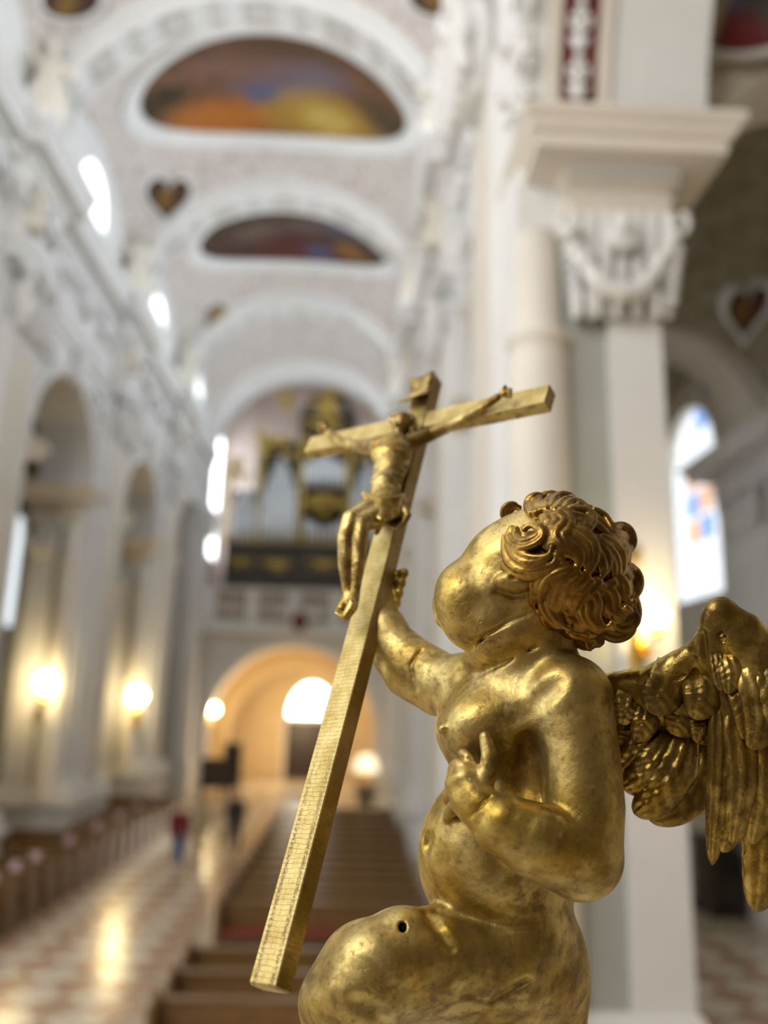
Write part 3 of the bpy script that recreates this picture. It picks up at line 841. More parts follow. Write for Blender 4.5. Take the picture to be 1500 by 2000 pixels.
# ---- west end: gallery wall with a broad arch, vestibule behind it
we = MB().arch(XL - WT - .3, XR + WT + .3, NC, 4.55, ZC - 1.75, 0, ZC + 3.9, lambda a, z, t: (a, t, z), YEND, YEND + .9, 36).build('wall_end', MAT['stucco']); tag(we, kind='structure')
N = 36; vs = []; fs = []; pr = [(0, 0), (0, -.1), (.25, -.1), (.28, -.18), (.5, -.18), (.52, 0)]; K = len(pr)
for j in range(N + 1):
    t = math.pi * j / N
    for (dr, dy) in pr: vs.append((NC - (4.55 + dr) * math.cos(t), YEND + dy, ZC - 1.75 + (4.55 + dr) * math.sin(t)))
for j in range(N):
    for q in range(K - 1): fs.append((j * K + q, j * K + q + 1, (j + 1) * K + q + 1, (j + 1) * K + q))
MB().add(vs, fs).build('archivolt', MAT['stucco'], we)
wb_ = MB(); wb_.arch(XL - WT - .3, XR + WT + .3, NC, RIB_R, H_SPR, ZC + 3.9, H_SPR + 8, lambda a, z, t: (a, t, z), YEND, YEND + .6, 36)
wo = wb_.build('wall_organ_bay', MAT['stucco']); tag(wo, kind='structure')
ow = MB().box(XL, XR, YEND + 5, YEND + 5.3, ZC + 3, H_SPR + 8); stone('rose_plaster', (.78, .66, .60), .1, 1.5)
o = ow.build('wall_back', MAT['rose_plaster']); tag(o, kind='structure')
for side, xx in ((-1, XL + .02), (1, XR - .02)):
    w = empty('window_%d' % (20 if side < 0 else 21), (xx, YEND + 3, ZC + 8)); tag(w, kind='structure')
    for a_ in range(2):
        for b_ in range(6):
            y0 = YEND + 1.6 + a_ * 1.4; z0 = ZC + 8.2 + b_ * 1.3
            link('pane', MB().add([(xx, y0, z0), (xx, y0 + 1.34, z0), (xx, y0 + 1.34, z0 + 1.24), (xx, y0, z0 + 1.24)], [(0, 1, 2, 3)]).mesh('pane'), MAT['window_organ'], w)
for nm_, bx_ in (('wall_organ_left', (XL - .6, XL, YEND, YEND + 5.3, ZC + 3.95, H_SPR + 7.5)), ('wall_organ_right', (XR, XR + .6, YEND, YEND + 5.3, ZC + 3.95, H_SPR + 7.5)), ('ceiling_organ', (XL - .6, XR + .6, YEND, YEND + 5.3, H_SPR + 7.5, H_SPR + 8))):
    o = MB().box(*bx_).build(nm_, MAT['rose_plaster']); tag(o, kind='structure')
for nm_, bx_ in (('wall_vestibule_back', (XL, XR, YEND + 7, YEND + 7.4, 0, ZC + 3.2)), ('wall_vestibule_left', (XL - .2, XL + .4, YEND + .9, YEND + 7, 0, ZC + 3.2)), ('wall_vestibule_right', (XR - .4, XR + .2, YEND + .9, YEND + 7, 0, ZC + 3.2))):
    o = MB().box(*bx_).build(nm_, MAT['ochre']); tag(o, kind='structure')
N = 30; vs = []; fs = []
for j in range(N + 1):
    t = math.pi * j / N
    for dy in (.9, 7.0): vs.append((NC - 4.75 * math.cos(t), YEND + dy, ZC - 1.75 + 4.75 * math.sin(t)))
for j in range(N): fs.append((2 * j, 2 * j + 1, 2 * j + 3, 2 * j + 2))
o = MB().add(vs, fs, True).build('ceiling_vestibule', MAT['ochre']); tag(o, kind='structure')
MB().arch(NC - 4.8, NC + 4.8, NC, 3.9, ZC - 2.2, 0, ZC + 3.0, lambda a, z, t: (a, t, z), YEND + 4.3, YEND + 4.8, 30).build('trim_5', MAT['ochre'])['kind'] = 'structure'
# door and lunette window of the vestibule
YB = YEND + 7.0
dl = on_y(560, 1410, YB).x; dr_ = on_y(655, 1410, YB).x; dz = on_y(600, 1408, YB).z
d = empty('door_1', ((dl + dr_) / 2, YB, 0)); tag(d, kind='structure')
link('leaf', MB().box(dl, dr_, YB - .08, YB + .02, 0, dz).mesh('leaf'), MAT['wood_dark'], d)
fr = MB(); fr.box(dl - .25, dl, YB - .2, YB, 0, dz + .15); fr.box(dr_, dr_ + .25, YB - .2, YB, 0, dz + .15); fr.box(dl - .25, dr_ + .25, YB - .22, YB, dz, dz + .22)
link('door_frame', fr.mesh('door_frame'), MAT['stucco_warm'], d)
w = empty('window_%d' % wi, ((dl + dr_) / 2, YB, dz)); tag(w, kind='structure')
rw = (dr_ - dl) / 2 * .95; ht = on_y(600, 1335, YB).z - dz - .25
vs = [((dl + dr_) / 2 + rw * math.cos(math.pi * i / 16), YB - .05, dz + .25 + ht * math.sin(math.pi * i / 16)) for i in range(17)]
link('pane', MB().add(vs, [tuple(range(17))]).mesh('pane'), MAT['window_light'], w)
link('glazing_bar', MB().box((dl + dr_) / 2 - .03, (dl + dr_) / 2 + .03, YB - .12, YB - .06, dz + .25, dz + .25 + ht).mesh('glazing_bar'), MAT['wood_dark'], w)
# choir behind the camera: unseen walls and vault, coloured dark for the gilding's reflections; the crossing stays open to daylight on one side and above
cw = MB().box(-18, 10.3, -6.4, -6, 0, 24); o = cw.build('wall_choir', MAT['choir_stone']); tag(o, kind='structure')
cw = MB().box(9.9, 10.3, -6, 1.0, 0, 24); o = cw.build('wall_transept', MAT['choir_stone']); tag(o, kind='structure')
cw = MB().box(-18, 10.3, -6.4, 2.5, 24, 24.4); o = cw.build('ceiling_choir', MAT['choir_stone']); tag(o, kind='structure')

for k, xw_ in enumerate((-13.5, -9.0, -4.5)):                    # unseen choir windows, added to light the pier and the gilding
    w = empty('window_%d' % (30 + k), (xw_, -5.98, 9)); tag(w, kind='structure')
    for a_ in range(2):
        for b_ in range(5):
            x0 = xw_ - 1.1 + a_ * 1.12; z0 = 9.0 + b_ * 2.0
            link('pane', MB().add([(x0, -5.97, z0), (x0 + 1.06, -5.97, z0), (x0 + 1.06, -5.97, z0 + 1.92), (x0, -5.97, z0 + 1.92)], [(0, 1, 2, 3)]).mesh('pane'), MAT['window_choir'], w)
cw = MB().box(XL - WT - 7.4, XL - WT, 12.6, 13.0, 0, ZC + 14); o = cw.build('wall_aisle_near', MAT['stucco_warm']); tag(o, kind='structure')  # unseen wall added to keep transept daylight out of the left aisle
# ================================================================== CEILING PICTURES, STATUES
def sphere_hit(px, py, yc, cx=NC, cz=VZ, R=SPH_R + .15):
    d = ray(px, py).normalized(); o = CAM_P - Vector((cx, yc, cz))
    b = o.dot(d); c = o.dot(o) - R * R; q = b * b - c
    return CAM_P + d * (-b + math.sqrt(max(0, q)))
painted('fresco_a', (.13, .06, .022), [(.50, .55, .22, (.13, .12, .18)), (.62, .42, .2, (.17, .13, .16)), (.36, .35, .26, (.20, .10, .07)), (.20, .80, .20, (.42, .14, .015)), (.33, .86, .20, (.40, .13, .012)), (.66, .80, .26, (.44, .26, .035)), (.68, .82, .12, (.50, .36, .09)), (.44, .66, .09, (.08, .10, .20)), (.04, .5, .16, (.03, .02, .005)), (.97, .6, .16, (.05, .035, .01)), (.5, .05, .3, (.10, .05, .02))], 7)
painted('fresco_b', (.06, .03, .016), [(.30, .55, .16, (.15, .11, .08)), (.55, .5, .16, (.13, .09, .07)), (.72, .42, .16, (.09, .085, .12)), (.5, .9, .35, (.10, .022, .018)), (.80, .72, .12, (.26, .12, .02)), (.62, .86, .10, (.08, .09, .17))], 8)
painted('fresco_c', (.16, .10, .03), [(.5, .5, .3, (.40, .24, .06))])
painted('fresco_d', (.05, .022, .008), [(.45, .5, .3, (.22, .12, .02)), (.75, .4, .3, (.10, .03, .015))])
painted('fresco_e', (.12, .06, .10), [(.6, .5, .4, (.05, .10, .25)), (.3, .6, .3, (.20, .05, .03))])
painted('fresco_f', (.10, .08, .09), [(.1, .4, .35, (.10, .20, .5)), (.5, .8, .35, (.20, .02, .02)), (.7, .3, .3, (.07, .06, .05))])
def oval(bay, a, b, mat, label):
    yc = BAYC[bay]; p = empty('ceiling_fresco', (NC, yc, VZ + SPH_R)); tag(p, label, 'fresco', 'oval vault paintings')
    vs = [(NC, yc, VZ + SPH_R + .1)]; fs = []; n = 64; rings = 10
    for r in range(1, rings + 1):
        for k in range(n):
            x = a * r / rings * math.cos(2 * math.pi * k / n); y = b * r / rings * math.sin(2 * math.pi * k / n)
            vs.append((NC + x, yc + y, VZ + sph_z(x, y, SPH_R + .08)))
    for k in range(n): fs.append((0, 1 + k, 1 + (k + 1) % n))
    for r in range(rings - 1):
        for k in range(n): fs.append((1 + r * n + k, 1 + (r + 1) * n + k, 1 + (r + 1) * n + (k + 1) % n, 1 + r * n + (k + 1) % n))
    link('picture', MB().add(vs, fs, True).mesh('picture'), mat, p)
    vs = []; fs = []; pr = [(-.02, .02), (.06, -.14), (.22, -.18), (.36, -.10), (.48, -.14), (.6, .12)]; K = len(pr)
    for k in range(n):
        for (o, dz) in pr:
            x = (a + o) * math.cos(2 * math.pi * k / n); y = (b + o) * math.sin(2 * math.pi * k / n)
            vs.append((NC + x, yc + y, VZ + sph_z(x, y, SPH_R + .12) + dz))
    for k in range(n):
        for q in range(K - 1): fs.append((k * K + q, k * K + q + 1, ((k + 1) % n) * K + q + 1, ((k + 1) % n) * K + q))
    link('frame', MB().add(vs, fs, False).mesh('frame'), MAT['stucco'], p)
oval(1, 4.4, 2.35, MAT['fresco_a'], 'large oval ceiling fresco with orange, gold and violet-blue figures')
oval(2, 4.1, 2.25, MAT['fresco_b'], 'dark red and brown oval ceiling fresco of the vault before the organ')
def medallion(px, py, wpx, hpx, hit, centre, shape, mat, label, tilt=0, group='small vault medallions'):
    c = hit; n = (Vector(centre) - c).normalized(); d = (c - CAM_P).length
    t1 = (CAM_R @ Vector((1, 0, 0))); t1 = (t1 - n * t1.dot(n)).normalized(); t2 = n.cross(t1)
    up = CAM_R @ Vector((0, 1, 0))
    if t2.dot(up) < 0: t2 = -t2
    vd = (c - CAM_P).normalized(); f2 = max(.35, math.sqrt(max(0, 1 - t2.dot(vd) ** 2))); f1 = max(.35, math.sqrt(max(0, 1 - t1.dot(vd) ** 2)))
    w = wpx / FPX * d / 2 / f1; h = hpx / FPX * d / 2 / f2
    pts = []
    for k in range(40):
        a = 2 * math.pi * k / 40; x, y = math.cos(a), math.sin(a)
        if shape == 'heart': x, y = .95 * math.sin(a) ** 3 * 1.05, (13 * math.cos(a) - 5 * math.cos(2 * a) - 2 * math.cos(3 * a) - math.cos(4 * a)) / 15
        x, y = x * math.cos(tilt) - y * math.sin(tilt), x * math.sin(tilt) + y * math.cos(tilt)
        pts.append((x * w, y * h))
    p = empty('ceiling_medallion', c); tag(p, label, 'fresco', group)
    P = lambda x, y, o: c + t1 * x + t2 * y + n * o
    vs = [P(0, 0, .10)] + [P(x, y, .10) for x, y in pts]; fs = [(0, 1 + k, 1 + (k + 1) % 40) for k in range(40)]
    link('picture', MB().add(vs, fs).mesh('picture'), mat, p)
    vs = []; fs = []; pr = [(1.0, .06), (1.02, .20), (1.14, .24), (1.26, .14), (1.30, -.1)]; K = len(pr)
    for x, y in pts:
        for s_, o in pr: vs.append(P(x * s_, y * s_, o))
    for k in range(40):
        for q in range(K - 1): fs.append((k * K + q, k * K + q + 1, ((k + 1) % 40) * K + q + 1, ((k + 1) % 40) * K + q))
    link('frame', MB().add(vs, fs).mesh('frame'), MAT['stucco'], p)
for px, py, w, h, bay, sh, mt, lb, ti in (
        (325, 384, 78, 76, 1, 'heart', 'fresco_d', 'brown heart-shaped vault medallion beside the large orange oval fresco', -.25),
        (422, 622, 48, 54, 2, 'disc', 'fresco_c', 'round ochre-brown vault medallion above the white statue near the organ', 0),
        (798, 612, 40, 30, 2, 'disc', 'fresco_d', 'small dark medallion on the vault across from the round ochre one', 0),
        (135, -2, 90, 50, 0, 'disc', 'fresco_d', 'brown vault medallion over the statue beside the coffered arch', 0),
        (852, -2, 84, 46, 0, 'disc', 'fresco_d', 'brown and blue vault medallion beside the giant cream pier', 0)):
    yc = BAYC[bay]
    medallion(px, py, w, h, sphere_hit(px, py, yc), (NC, yc, VZ), sh, MAT[mt], lb, ti)
# aisle medallions (right)
XO = XR + WT; AXC = XO + 3.0; ARR = math.sqrt(3.0 ** 2 + 3.8 ** 2) * .93
for px, py, w, h, yc, sh, mt, lb, ti in (
        (1456, 603, 64, 92, BAYC[0] + .4, 'heart', 'fresco_d', 'heart-shaped brown and gold medallion on the dim side aisle vault', .15),
        (1398, 728, 52, 92, BAYC[1] - 1, 'disc', 'fresco_d', 'long oval russet medallion above the stained side window', .35),
        (1312, 640, 40, 44, BAYC[1], 'disc', 'fresco_e', 'small dark blue and plum medallion next to the swagged capital', 0),
        (1455, 20, 190, 110, BAYC[0] - PIT + .6, 'disc', 'fresco_f', 'side aisle fresco with blue, plum and dark red above the wide impost', 0)):
    dd = {603: 15.5, 728: 22, 640: 25, 20: 9.15}[py]
    c = CAM_P + ray(px, py) * (dd / ray(px, py).y)
    medallion(px, py, w, h, c, (c.x - .3, c.y - 1.6, c.z - 1.4), sh, MAT[mt], lb, ti, 'side aisle medallions')

STL = {(-1, 1): 'cream statue on the cornice at the foot of the coffered arch', (-1, 2): 'cream statue below the heart-shaped medallion', (-1, 3): 'cream statue below the round ochre medallion', (1, 1): 'cream statue on the cornice beside the giant cream pier', (1, 2): 'cream statue on the cornice across from the heart-shaped medallion', (1, 3): 'cream statue on the cornice across from the round medallion'}
for side in (-1, 1):
    for i in (1, 2, 3):
        x = XL + .55 if side < 0 else XR - .55
        o = link('statue', statue_me[(i + (side > 0)) % 2], None, None, (x, PIER_Y[i] + PTH / 2 - .95, H_TOP)); o.scale = (1.25, 1.1, 1.3); o.rotation_euler.z = -side * .35
        tag(o, STL[(side, i)], 'statue', 'stucco statues on the cornice')
# smaller figures under the cornice
for side in (-1, 1):
    for i in (1, 2, 3):
        x = XL + .62 if side < 0 else XR - .62
        w_ = bpy.data.objects['trim_1' if side < 0 else 'trim_2']
        o = link('frieze_figure', statue_me[i % 2], None, w_, (x, PIER_Y[i] + .9, H_FR + .05)); o.scale = (.75, .7, .72)

# swagged capital on the near pier: volutes, garland, bust
RPY = 8.30
def rp(px, py, r, dy=0):
    q = on_y(px, py, RPY + dy); return (q.x, q.y, q.z, r)
a0 = on_y(1090, 640, RPY); a1 = on_y(1350, 395, RPY)
s = SDF((a0.x - .1, RPY - .45, a0.z - .1), (a1.x + .15, RPY + .5, a1.z + .15), .022)
s.chain([rp(1112, 452, .07, -.1), rp(1135, 505, .085, -.15), rp(1170, 552, .095, -.2), rp(1215, 572, .10, -.2), rp(1258, 560, .095, -.2), rp(1290, 515, .085, -.15), rp(1318, 465, .07, -.1)], .02)
gp = [(1112, 452), (1125, 485), (1142, 515), (1160, 542), (1185, 562), (1212, 573), (1240, 568), (1262, 555), (1280, 530), (1300, 498), (1316, 468)]
for k, (x, y) in enumerate(gp):
    for q in range(3): s.ell(rp(x + rng.uniform(-9, 9), y + rng.uniform(-9, 9), 0, -.24 + rng.uniform(0, .08))[:3], rng.uniform(.035, .06), .012)
for sx, cx, cy in ((1, 1118, 438), (-1, 1322, 440)):
    for a in range(14):
        t = a / 13 * 5.8; r = 26 * (1 - a / 17)
        s.chain([rp(cx + sx * r * math.cos(t + 2.2), cy - r * math.sin(t + 2.2), .045, -.12)], .01)
s.ell(rp(1216, 438, 0, -.12)[:3], (.12, .12, .14), .03); s.ell(rp(1216, 470, 0, -.04)[:3], (.2, .1, .14), .05)
for k in range(5):
    s.ell(rp(1322 - 2 * k, 490 + 24 * k, 0, -.1)[:3], .085 - .006 * k, .03); s.ell(rp(1106 + 1 * k, 490 + 22 * k, 0, -.06)[:3], .06 - .006 * k, .03)
for x in (1130, 1165, 1205, 1245, 1285):
    s.chain([rp(x, 612, .05, .0), rp(x, 585, .06, -.06), rp(x + 2, 575, .045, -.13)], .02)
bb0, bb1 = rp(1118, 500, 0), rp(1312, 500, 0)
for k in range(7):
    x = 1125 + 30 * k; s.chain([rp(x, 615, .06, .12), rp(x, 425, .08, .12)], .06)
sw = s.mesh('swag_capital')
p_rp = [o for o in bpy.data.objects if o.name.startswith('pier') and o.parent is None and o.get('label', '').startswith('massive cream')][0]
link('swag_capital', sw, MAT['stucco'], p_rp)
for c in list(p_rp.children):
    if c.name.startswith('small_capital') and c.location.y < 0: bpy.data.objects.remove(c)

# ================================================================== ORGAN AND GALLERY
YO = 47.4
def OP(px, py, y=YO): return on_y(px, py, y)
CX = OP(632, 1000).x
gz0 = on_y(585, 1228, YEND - .5).z; gz1 = on_y(585, 1150, YEND - .5).z
gal = empty('organ_gallery', (NC, YEND - .5, gz0)); tag(gal, 'pale stone organ gallery parapet with small turned balusters over the arch', 'balustrade')
MB().box(XL + .45, XR - .45, YEND - .9, YEND + .9, gz0 - .35, gz0 - .05).build('gallery_floor', MAT['stucco'], gal)
MB().sweep([(XL + .5, YEND - .35), (XR - .5, YEND - .35)], [(0, gz1 - .22), (.1, gz1 - .2), (.16, gz1 - .1), (.16, gz1), (-.3, gz1), (-.3, gz1 - .22)]).build('handrail', MAT['stucco'], gal)
MB().sweep([(XL + .5, YEND - .35), (XR - .5, YEND - .35)], [(0, gz0 - .05), (.2, gz0 - .02), (.2, gz0 + .12), (.1, gz0 + .3), (-.3, gz0 + .3), (-.3, gz0 - .05)]).build('base_rail', MAT['stucco'], gal)
bal = MB().lathe((0, 0, 0), [(.10, 0), (.10, .1), (.05, .16), (.11, .5), (.12, .65), (.05, 1.05), (.09, 1.15), (.09, 1.25)], 10).mesh('baluster'); bal.materials.append(MAT['stucco_warm'])
for k in range(34):
    x = XL + .8 + (XR - XL - 1.6) * k / 33
    if k % 8 == 0:
        MB().box(x - .28, x + .28, YEND - .55, YEND - .1, gz0 + .28, gz1 - .2).build('post', MAT['stucco'], gal); continue
    o = link('baluster', bal, None, gal, (x - gal.location.x, .2, .28)); o.scale.z = (gz1 - gz0 - .5) / 1.25
MB().box(XL + .6, XR - .6, YEND - .18, YEND - .12, gz0 + .3, gz1 - .2).build('red_backing', MAT['marble_red'], gal).scale = (1, 1, 1)
sh = SDF((-.7, -.3, -.9), (.7, .3, .9), .05); sh.ell((0, 0, 0), (.42, .14, .6), .05)
shm = sh.mesh('shield'); q = on_y(585, 1214, YEND - 1.12)
o = link('scroll_cartouche', clusters[0], None, gal, Vector((q.x, q.y + .05, q.z)) - gal.location); o.scale = (1.3, .7, 1.5)
sh_o = link('shield', shm, MAT['marble_red'], gal, Vector((q.x, q.y - .05, q.z)) - gal.location); sh_o['label'] = 'dark red shield over the crown of the arch'
for sg in (-1, 1):
    for k in range(2):
        o = link('stucco_ornament', clusters[k], None, we, (NC + sg * (2.6 + 1.7 * k), YEND - .05, gz0 - .75 - 1.0 * k)); o.scale = (1.0, .6, .7)

organ = empty('pipe_organ', (CX, YO, gz0)); tag(organ, 'gilded pipe organ with silver pipe towers standing on the gallery', 'organ')
zb = OP(632, 1142).z; zc = OP(632, 1062).z
xl = OP(436, 1100).x; xr2 = min(2 * CX - xl, XR - .3)
MB().box(xl, xr2, YO + .3, YO + 1.8, gz0 - .04, zc).build('lower_case', MAT['organ_dark'], organ)
MB().box(xl - .1, xr2 + .1, YO + .15, YO + 1.9, zc, zc + .3).build('cornice', MAT['organ_gold'], organ)
gold_cl = [m.copy() for m in clusters]
for m in gold_cl: m.materials.clear(); m.materials.append(MAT['organ_gold'])
gold_st = statue_me[0].copy(); gold_st.materials.clear(); gold_st.materials.append(MAT['organ_gold'])
def gorn(px, py, sx, sz, y=YO, k=0, rot=0, mirror=True):
    for mi in ((0, 1) if mirror else (0,)):
        q = OP(px, py, y); x = q.x if not mi else 2 * CX - q.x
        if x > XR - 1.0: continue
        o = link('gilt_carving', gold_cl[k % 2], None, organ, (x - CX, y - YO, q.z - gz0)); o.scale = (sx, .8, sz)
        o.rotation_euler.y = rot if not mi else -rot
def pipes(px0, px1, n, bot, tops, depth=0, mirror=True):
    q0, q1 = OP(px0, bot), OP(px1, bot); w = (q1.x - q0.x) / n
    for mi in ((0, 1) if mirror else (0,)):
        for k in range(n):
            x = q0.x + w * (k + .5); t = OP(px0, tops[k]).z; r = w * .44
            m = MB().lathe((0, 0, 0), [(r * .25, 0), (r, .75), (r, .8), (r * .96, .82), (r, .9), (r, t - q0.z), (r * .85, t - q0.z), (r * .85, t - q0.z - .05)], 12)
            m.box(-r * .5, r * .5, -r * 1.02, -r * .8, .78, 1.0)
            xx = x if not mi else 2 * CX - x
            if xx > XR - .45: continue
            link('pipe', m.mesh('pipe'), MAT['pipe_metal'], organ, (xx - CX, depth, q0.z - gz0))
pipes(447, 498, 5, 1062, [985, 968, 952, 962, 978])
pipes(504, 576, 7, 1062, [960, 935, 912, 895, 905, 925, 950], -.2)
pipes(590, 674, 8, 955, [905, 898, 892, 888, 888, 892, 898, 905], -.1, False)
pipes(592, 672, 7, 1062, [1015, 1022, 1032, 1040, 1032, 1022, 1015], -.2, False)
body = MB(); body.box(xl + .2, xr2 - .1, YO + .5, YO + 1.6, zc, OP(632, 960).z)
x1, x2 = OP(500, 900).x, OP(580, 900).x
body.box(x1, min(2 * CX - x1, XR - .4), YO + .5, YO + 1.6, zc, OP(632, 860).z); body.box(x2, 2 * CX - x2, YO + .5, YO + 1.6, zc, OP(632, 800).z)
body.build('upper_case', MAT['organ_dark'], organ)
for px, t in ((441, 930), (501, 880), (582, 850)):
    for mi in (0, 1):
        q = OP(px, 1062); x = q.x if not mi else 2 * CX - q.x; tz = OP(px, t).z
        if x > XR - .4: continue
        o = MB().lathe((x, YO - .05, q.z), [(.2, 0), (.2, .25), (.13, .35), (.13, tz - q.z - .4), (.2, tz - q.z - .3), (.22, tz - q.z)], 12).build('gilt_column', MAT['organ_gold'], organ)
for a in ((470, 932, .85, .55, YO, 0), (540, 862, 1.2, .6, YO - .2, 1), (468, 905, .5, .5, YO, 1), (520, 885, .5, .45, YO - .2, 0), (562, 890, .5, .6, YO - .2, 1), (470, 1100, .9, .6, YO + .3, 0), (540, 1105, 1.0, .7, YO + .3, 1), (600, 880, .5, .4, YO, 0), (608, 985, .8, .6, YO - .15, 1)): gorn(*a)
for a in ((632, 978, .9, .8, YO - .2, 0), (632, 1005, .5, .6, YO - .2, 1), (632, 1105, 1.2, .7, YO + .3, 0), (632, 868, 1.3, .5, YO, 0), (632, 830, 1.5, .7, YO, 1), (632, 795, 1.1, .8, YO, 0)): gorn(*a, mirror=False)
# crowning gable, clock disc and gilt finial balls
gm = MB(); N = 20; vs = []; fs = []
gcx, gcz = CX, OP(632, 812).z; R1 = OP(690, 812).x - CX
for j in range(N + 1):
    t = math.pi * j / N
    for rr, y in ((R1, YO), (R1 * .72, YO), (R1 * .72, YO + .6), (R1, YO + .6)): vs.append((gcx - rr * math.cos(t), y, gcz + rr * 1.05 * math.sin(t)))
for j in range(N):
    for q in range(4): fs.append((j * 4 + q, j * 4 + (q + 1) % 4, (j + 1) * 4 + (q + 1) % 4, (j + 1) * 4 + q))
gm.add(vs, fs).build('gable', MAT['organ_dark'], organ)
o = link('gilt_figure', gold_st, None, organ, (0, 0, OP(632, 812).z - gz0)); o.scale = (1.2, 1, .95)
for px, py, r in ((552, 762, .28), (507, 846, .26)):
    for mi in (0, 1):
        q = OP(px, py); x = q.x if not mi else 2 * CX - q.x
        if x > XR - .4: continue
        MB().lathe((x, YO, q.z - r - .5), [(.12, 0), (.16, .15), (.06, .3), (.08, .5), (r * .7, .5 + r * .3), (r, .5 + r), (r * .7, .5 + r * 1.7), (.05, .5 + r * 2), (.02, .5 + r * 2.5)], 14).build('gilt_finial', MAT['organ_gold'], organ)
for px, py in ((560, 800), (515, 880), (455, 925)):
    for mi in (0, 1):
        q = OP(px, py); x = q.x if not mi else 2 * CX - q.x
        if x > XR - .7: continue
        o = link('gilt_figure', gold_st, None, organ, (x - CX, .2, q.z - gz0)); o.scale = (.7, .6, .55)
# painted patches on the wall behind the organ's head
for px, py, w_, h_, c_ in ((515, 735, .9, .6, (.62, .33, .22)), (632, 718, 1.4, .35, (.45, .16, .12)), (742, 745, .8, .6, (.66, .45, .36))):
    q = on_y(px, py, YEND + 4.95); nm = 'mural_%d' % px; stone(nm, c_, .12, 2)
    vs = [(q.x + w_ * math.cos(2 * math.pi * k / 24), YEND + 4.93, q.z + h_ * math.sin(2 * math.pi * k / 24)) for k in range(24)]
    link('painted_panel', MB().add(vs, [tuple(range(24))]).mesh('painted_panel'), MAT[nm], bpy.data.objects['wall_back'])

# ================================================================== LAMPS
def wall_lamp(px, py, y, label, power, s=1.0, gold=True, r=.10, two=True):
    q = on_y(px, py, y - .32 * s)
    p = empty('sconce_lamp', (q.x, y, q.z)); tag(p, label, 'lamp', 'warm wall lamps')
    x, yy, z = q.x, q.y, q.z
    m = MB().lathe((0, 0, 0), [(.02, 0), (.15 * s, .01), (.12 * s, .03), (.05 * s, .05)], 16)
    o = link('back_plate', m.mesh('back_plate'), MAT['brass'], p, (-.1 * s, 0, -.42 * s)); o.rotation_euler.x = math.pi / 2
    MB().tube([(x - .1 * s, y - .03, z - .42 * s), (x - .08 * s, y - .2 * s, z - .5 * s), (x, yy, z - .42 * s), (x, yy, z - .3 * s)], .022 * s, 8).build('arm', MAT['brass'], p)
    MB().lathe((x, yy, z - .32 * s), [(.03 * s, 0), (.09 * s, .05 * s), (.10 * s, .09 * s), (.05 * s, .10 * s), (.04 * s, .2 * s)], 14).build('drip_pan', MAT['brass'], p)
    MB().lathe((x, yy, z - .13 * s), [(.02, 0), (r * .8 * s, .06 * s), (r * s, .14 * s), (r * .8 * s, .22 * s), (.02 * s, .30 * s)], 16).build('glass_shade', MAT['lamp_glass'], p)
    l = point_light('lamp_light', (x - .05, yy - .15 * s, z + .02), power, (1, .66, .26), .12 * s)
    return p
wall_lamp(1280, 1200, 8.36, 'glowing brass wall lamp on the cream pier behind the cherub', 12, .8, r=.15)
# tall gilt candle holder beside that lamp
q = on_y(1237, 1232, 8.0); cs = empty('altar_candlestick', (q.x, q.y + .1, q.z)); tag(cs, 'slim gilt bracket candlestick below the glowing lamp on the cream pier', 'candlestick')
qb = on_y(1237, 1330, 8.0)
MB().lathe((q.x, q.y, qb.z - .25), [(.03, 0), (.07, .05), (.03, .1), (.05, .25), (.055, q.z - qb.z + .12), (.075, q.z - qb.z + .16), (.04, q.z - qb.z + .22), (.05, q.z - qb.z + .3), (.02, q.z - qb.z + .36)], 14).build('stem', MAT['brass'], cs)
MB().tube([(q.x, q.y, qb.z - .1), (q.x, q.y + .25, qb.z - .12), (q.x, 8.5, qb.z - .1)], .025, 8).build('bracket', MAT['brass'], cs)
gold_small = clusters[0].copy(); gold_small.materials.clear(); gold_small.materials.append(MAT['brass'])
wg = on_y(1237, 1090, 8.4); o = link('gilt_appliqué'.replace('é', 'e'), gold_small, None, cs, Vector((wg.x, 8.44, wg.z)) - cs.location); o.scale = (.12, .12, .28)
wall_lamp(90, 1335, 26.25, 'glowing wall lamp on the pilasters of the pier behind the pews', 60, 1.9, r=.15)
wall_lamp(268, 1360, 35.2, 'glowing wall lamp on the pier next to the vestibule arch', 80, 2.2, r=.16)
wall_lamp(410, 1386, 47.6, 'glowing wall lamp inside the ochre vestibule arch', 160, 2.4, r=.2)
f = on_y(716, 1490, 41.0)
fl = empty('floor_lamp', (f.x, 41.0, 0)); tag(fl, 'glowing floor lamp with pale shade over a dark urn pedestal, beyond the pews', 'lamp')
MB().lathe((f.x, 41, 0), [(.35, 0), (.38, .1), (.28, .2), (.5, .5), (.56, .75), (.3, .95), (.12, 1.05)], 20).build('urn', MAT['stone_dark'], fl)
MB().lathe((f.x, 41, 1.05), [(.06, 0), (.05, .5)], 10).build('pole', MAT['brass'], fl)
MB().lathe((f.x, 41, 1.5), [(.62, 0), (.52, .4), (.34, .75), (.30, .75), (.48, .4), (.58, 0)], 24).build('shade', MAT['lamp_shade'], fl)
MB().lathe((f.x, 41, 1.62), [(.02, 0), (.15, .1), (.18, .2), (.12, .32), (.02, .38)], 16).build('bulb', MAT['lamp_glass'], fl)
point_light('vestibule_light', (NC, YEND + 2.6, ZC - 1.6), 320, (1, .77, .46), .8)

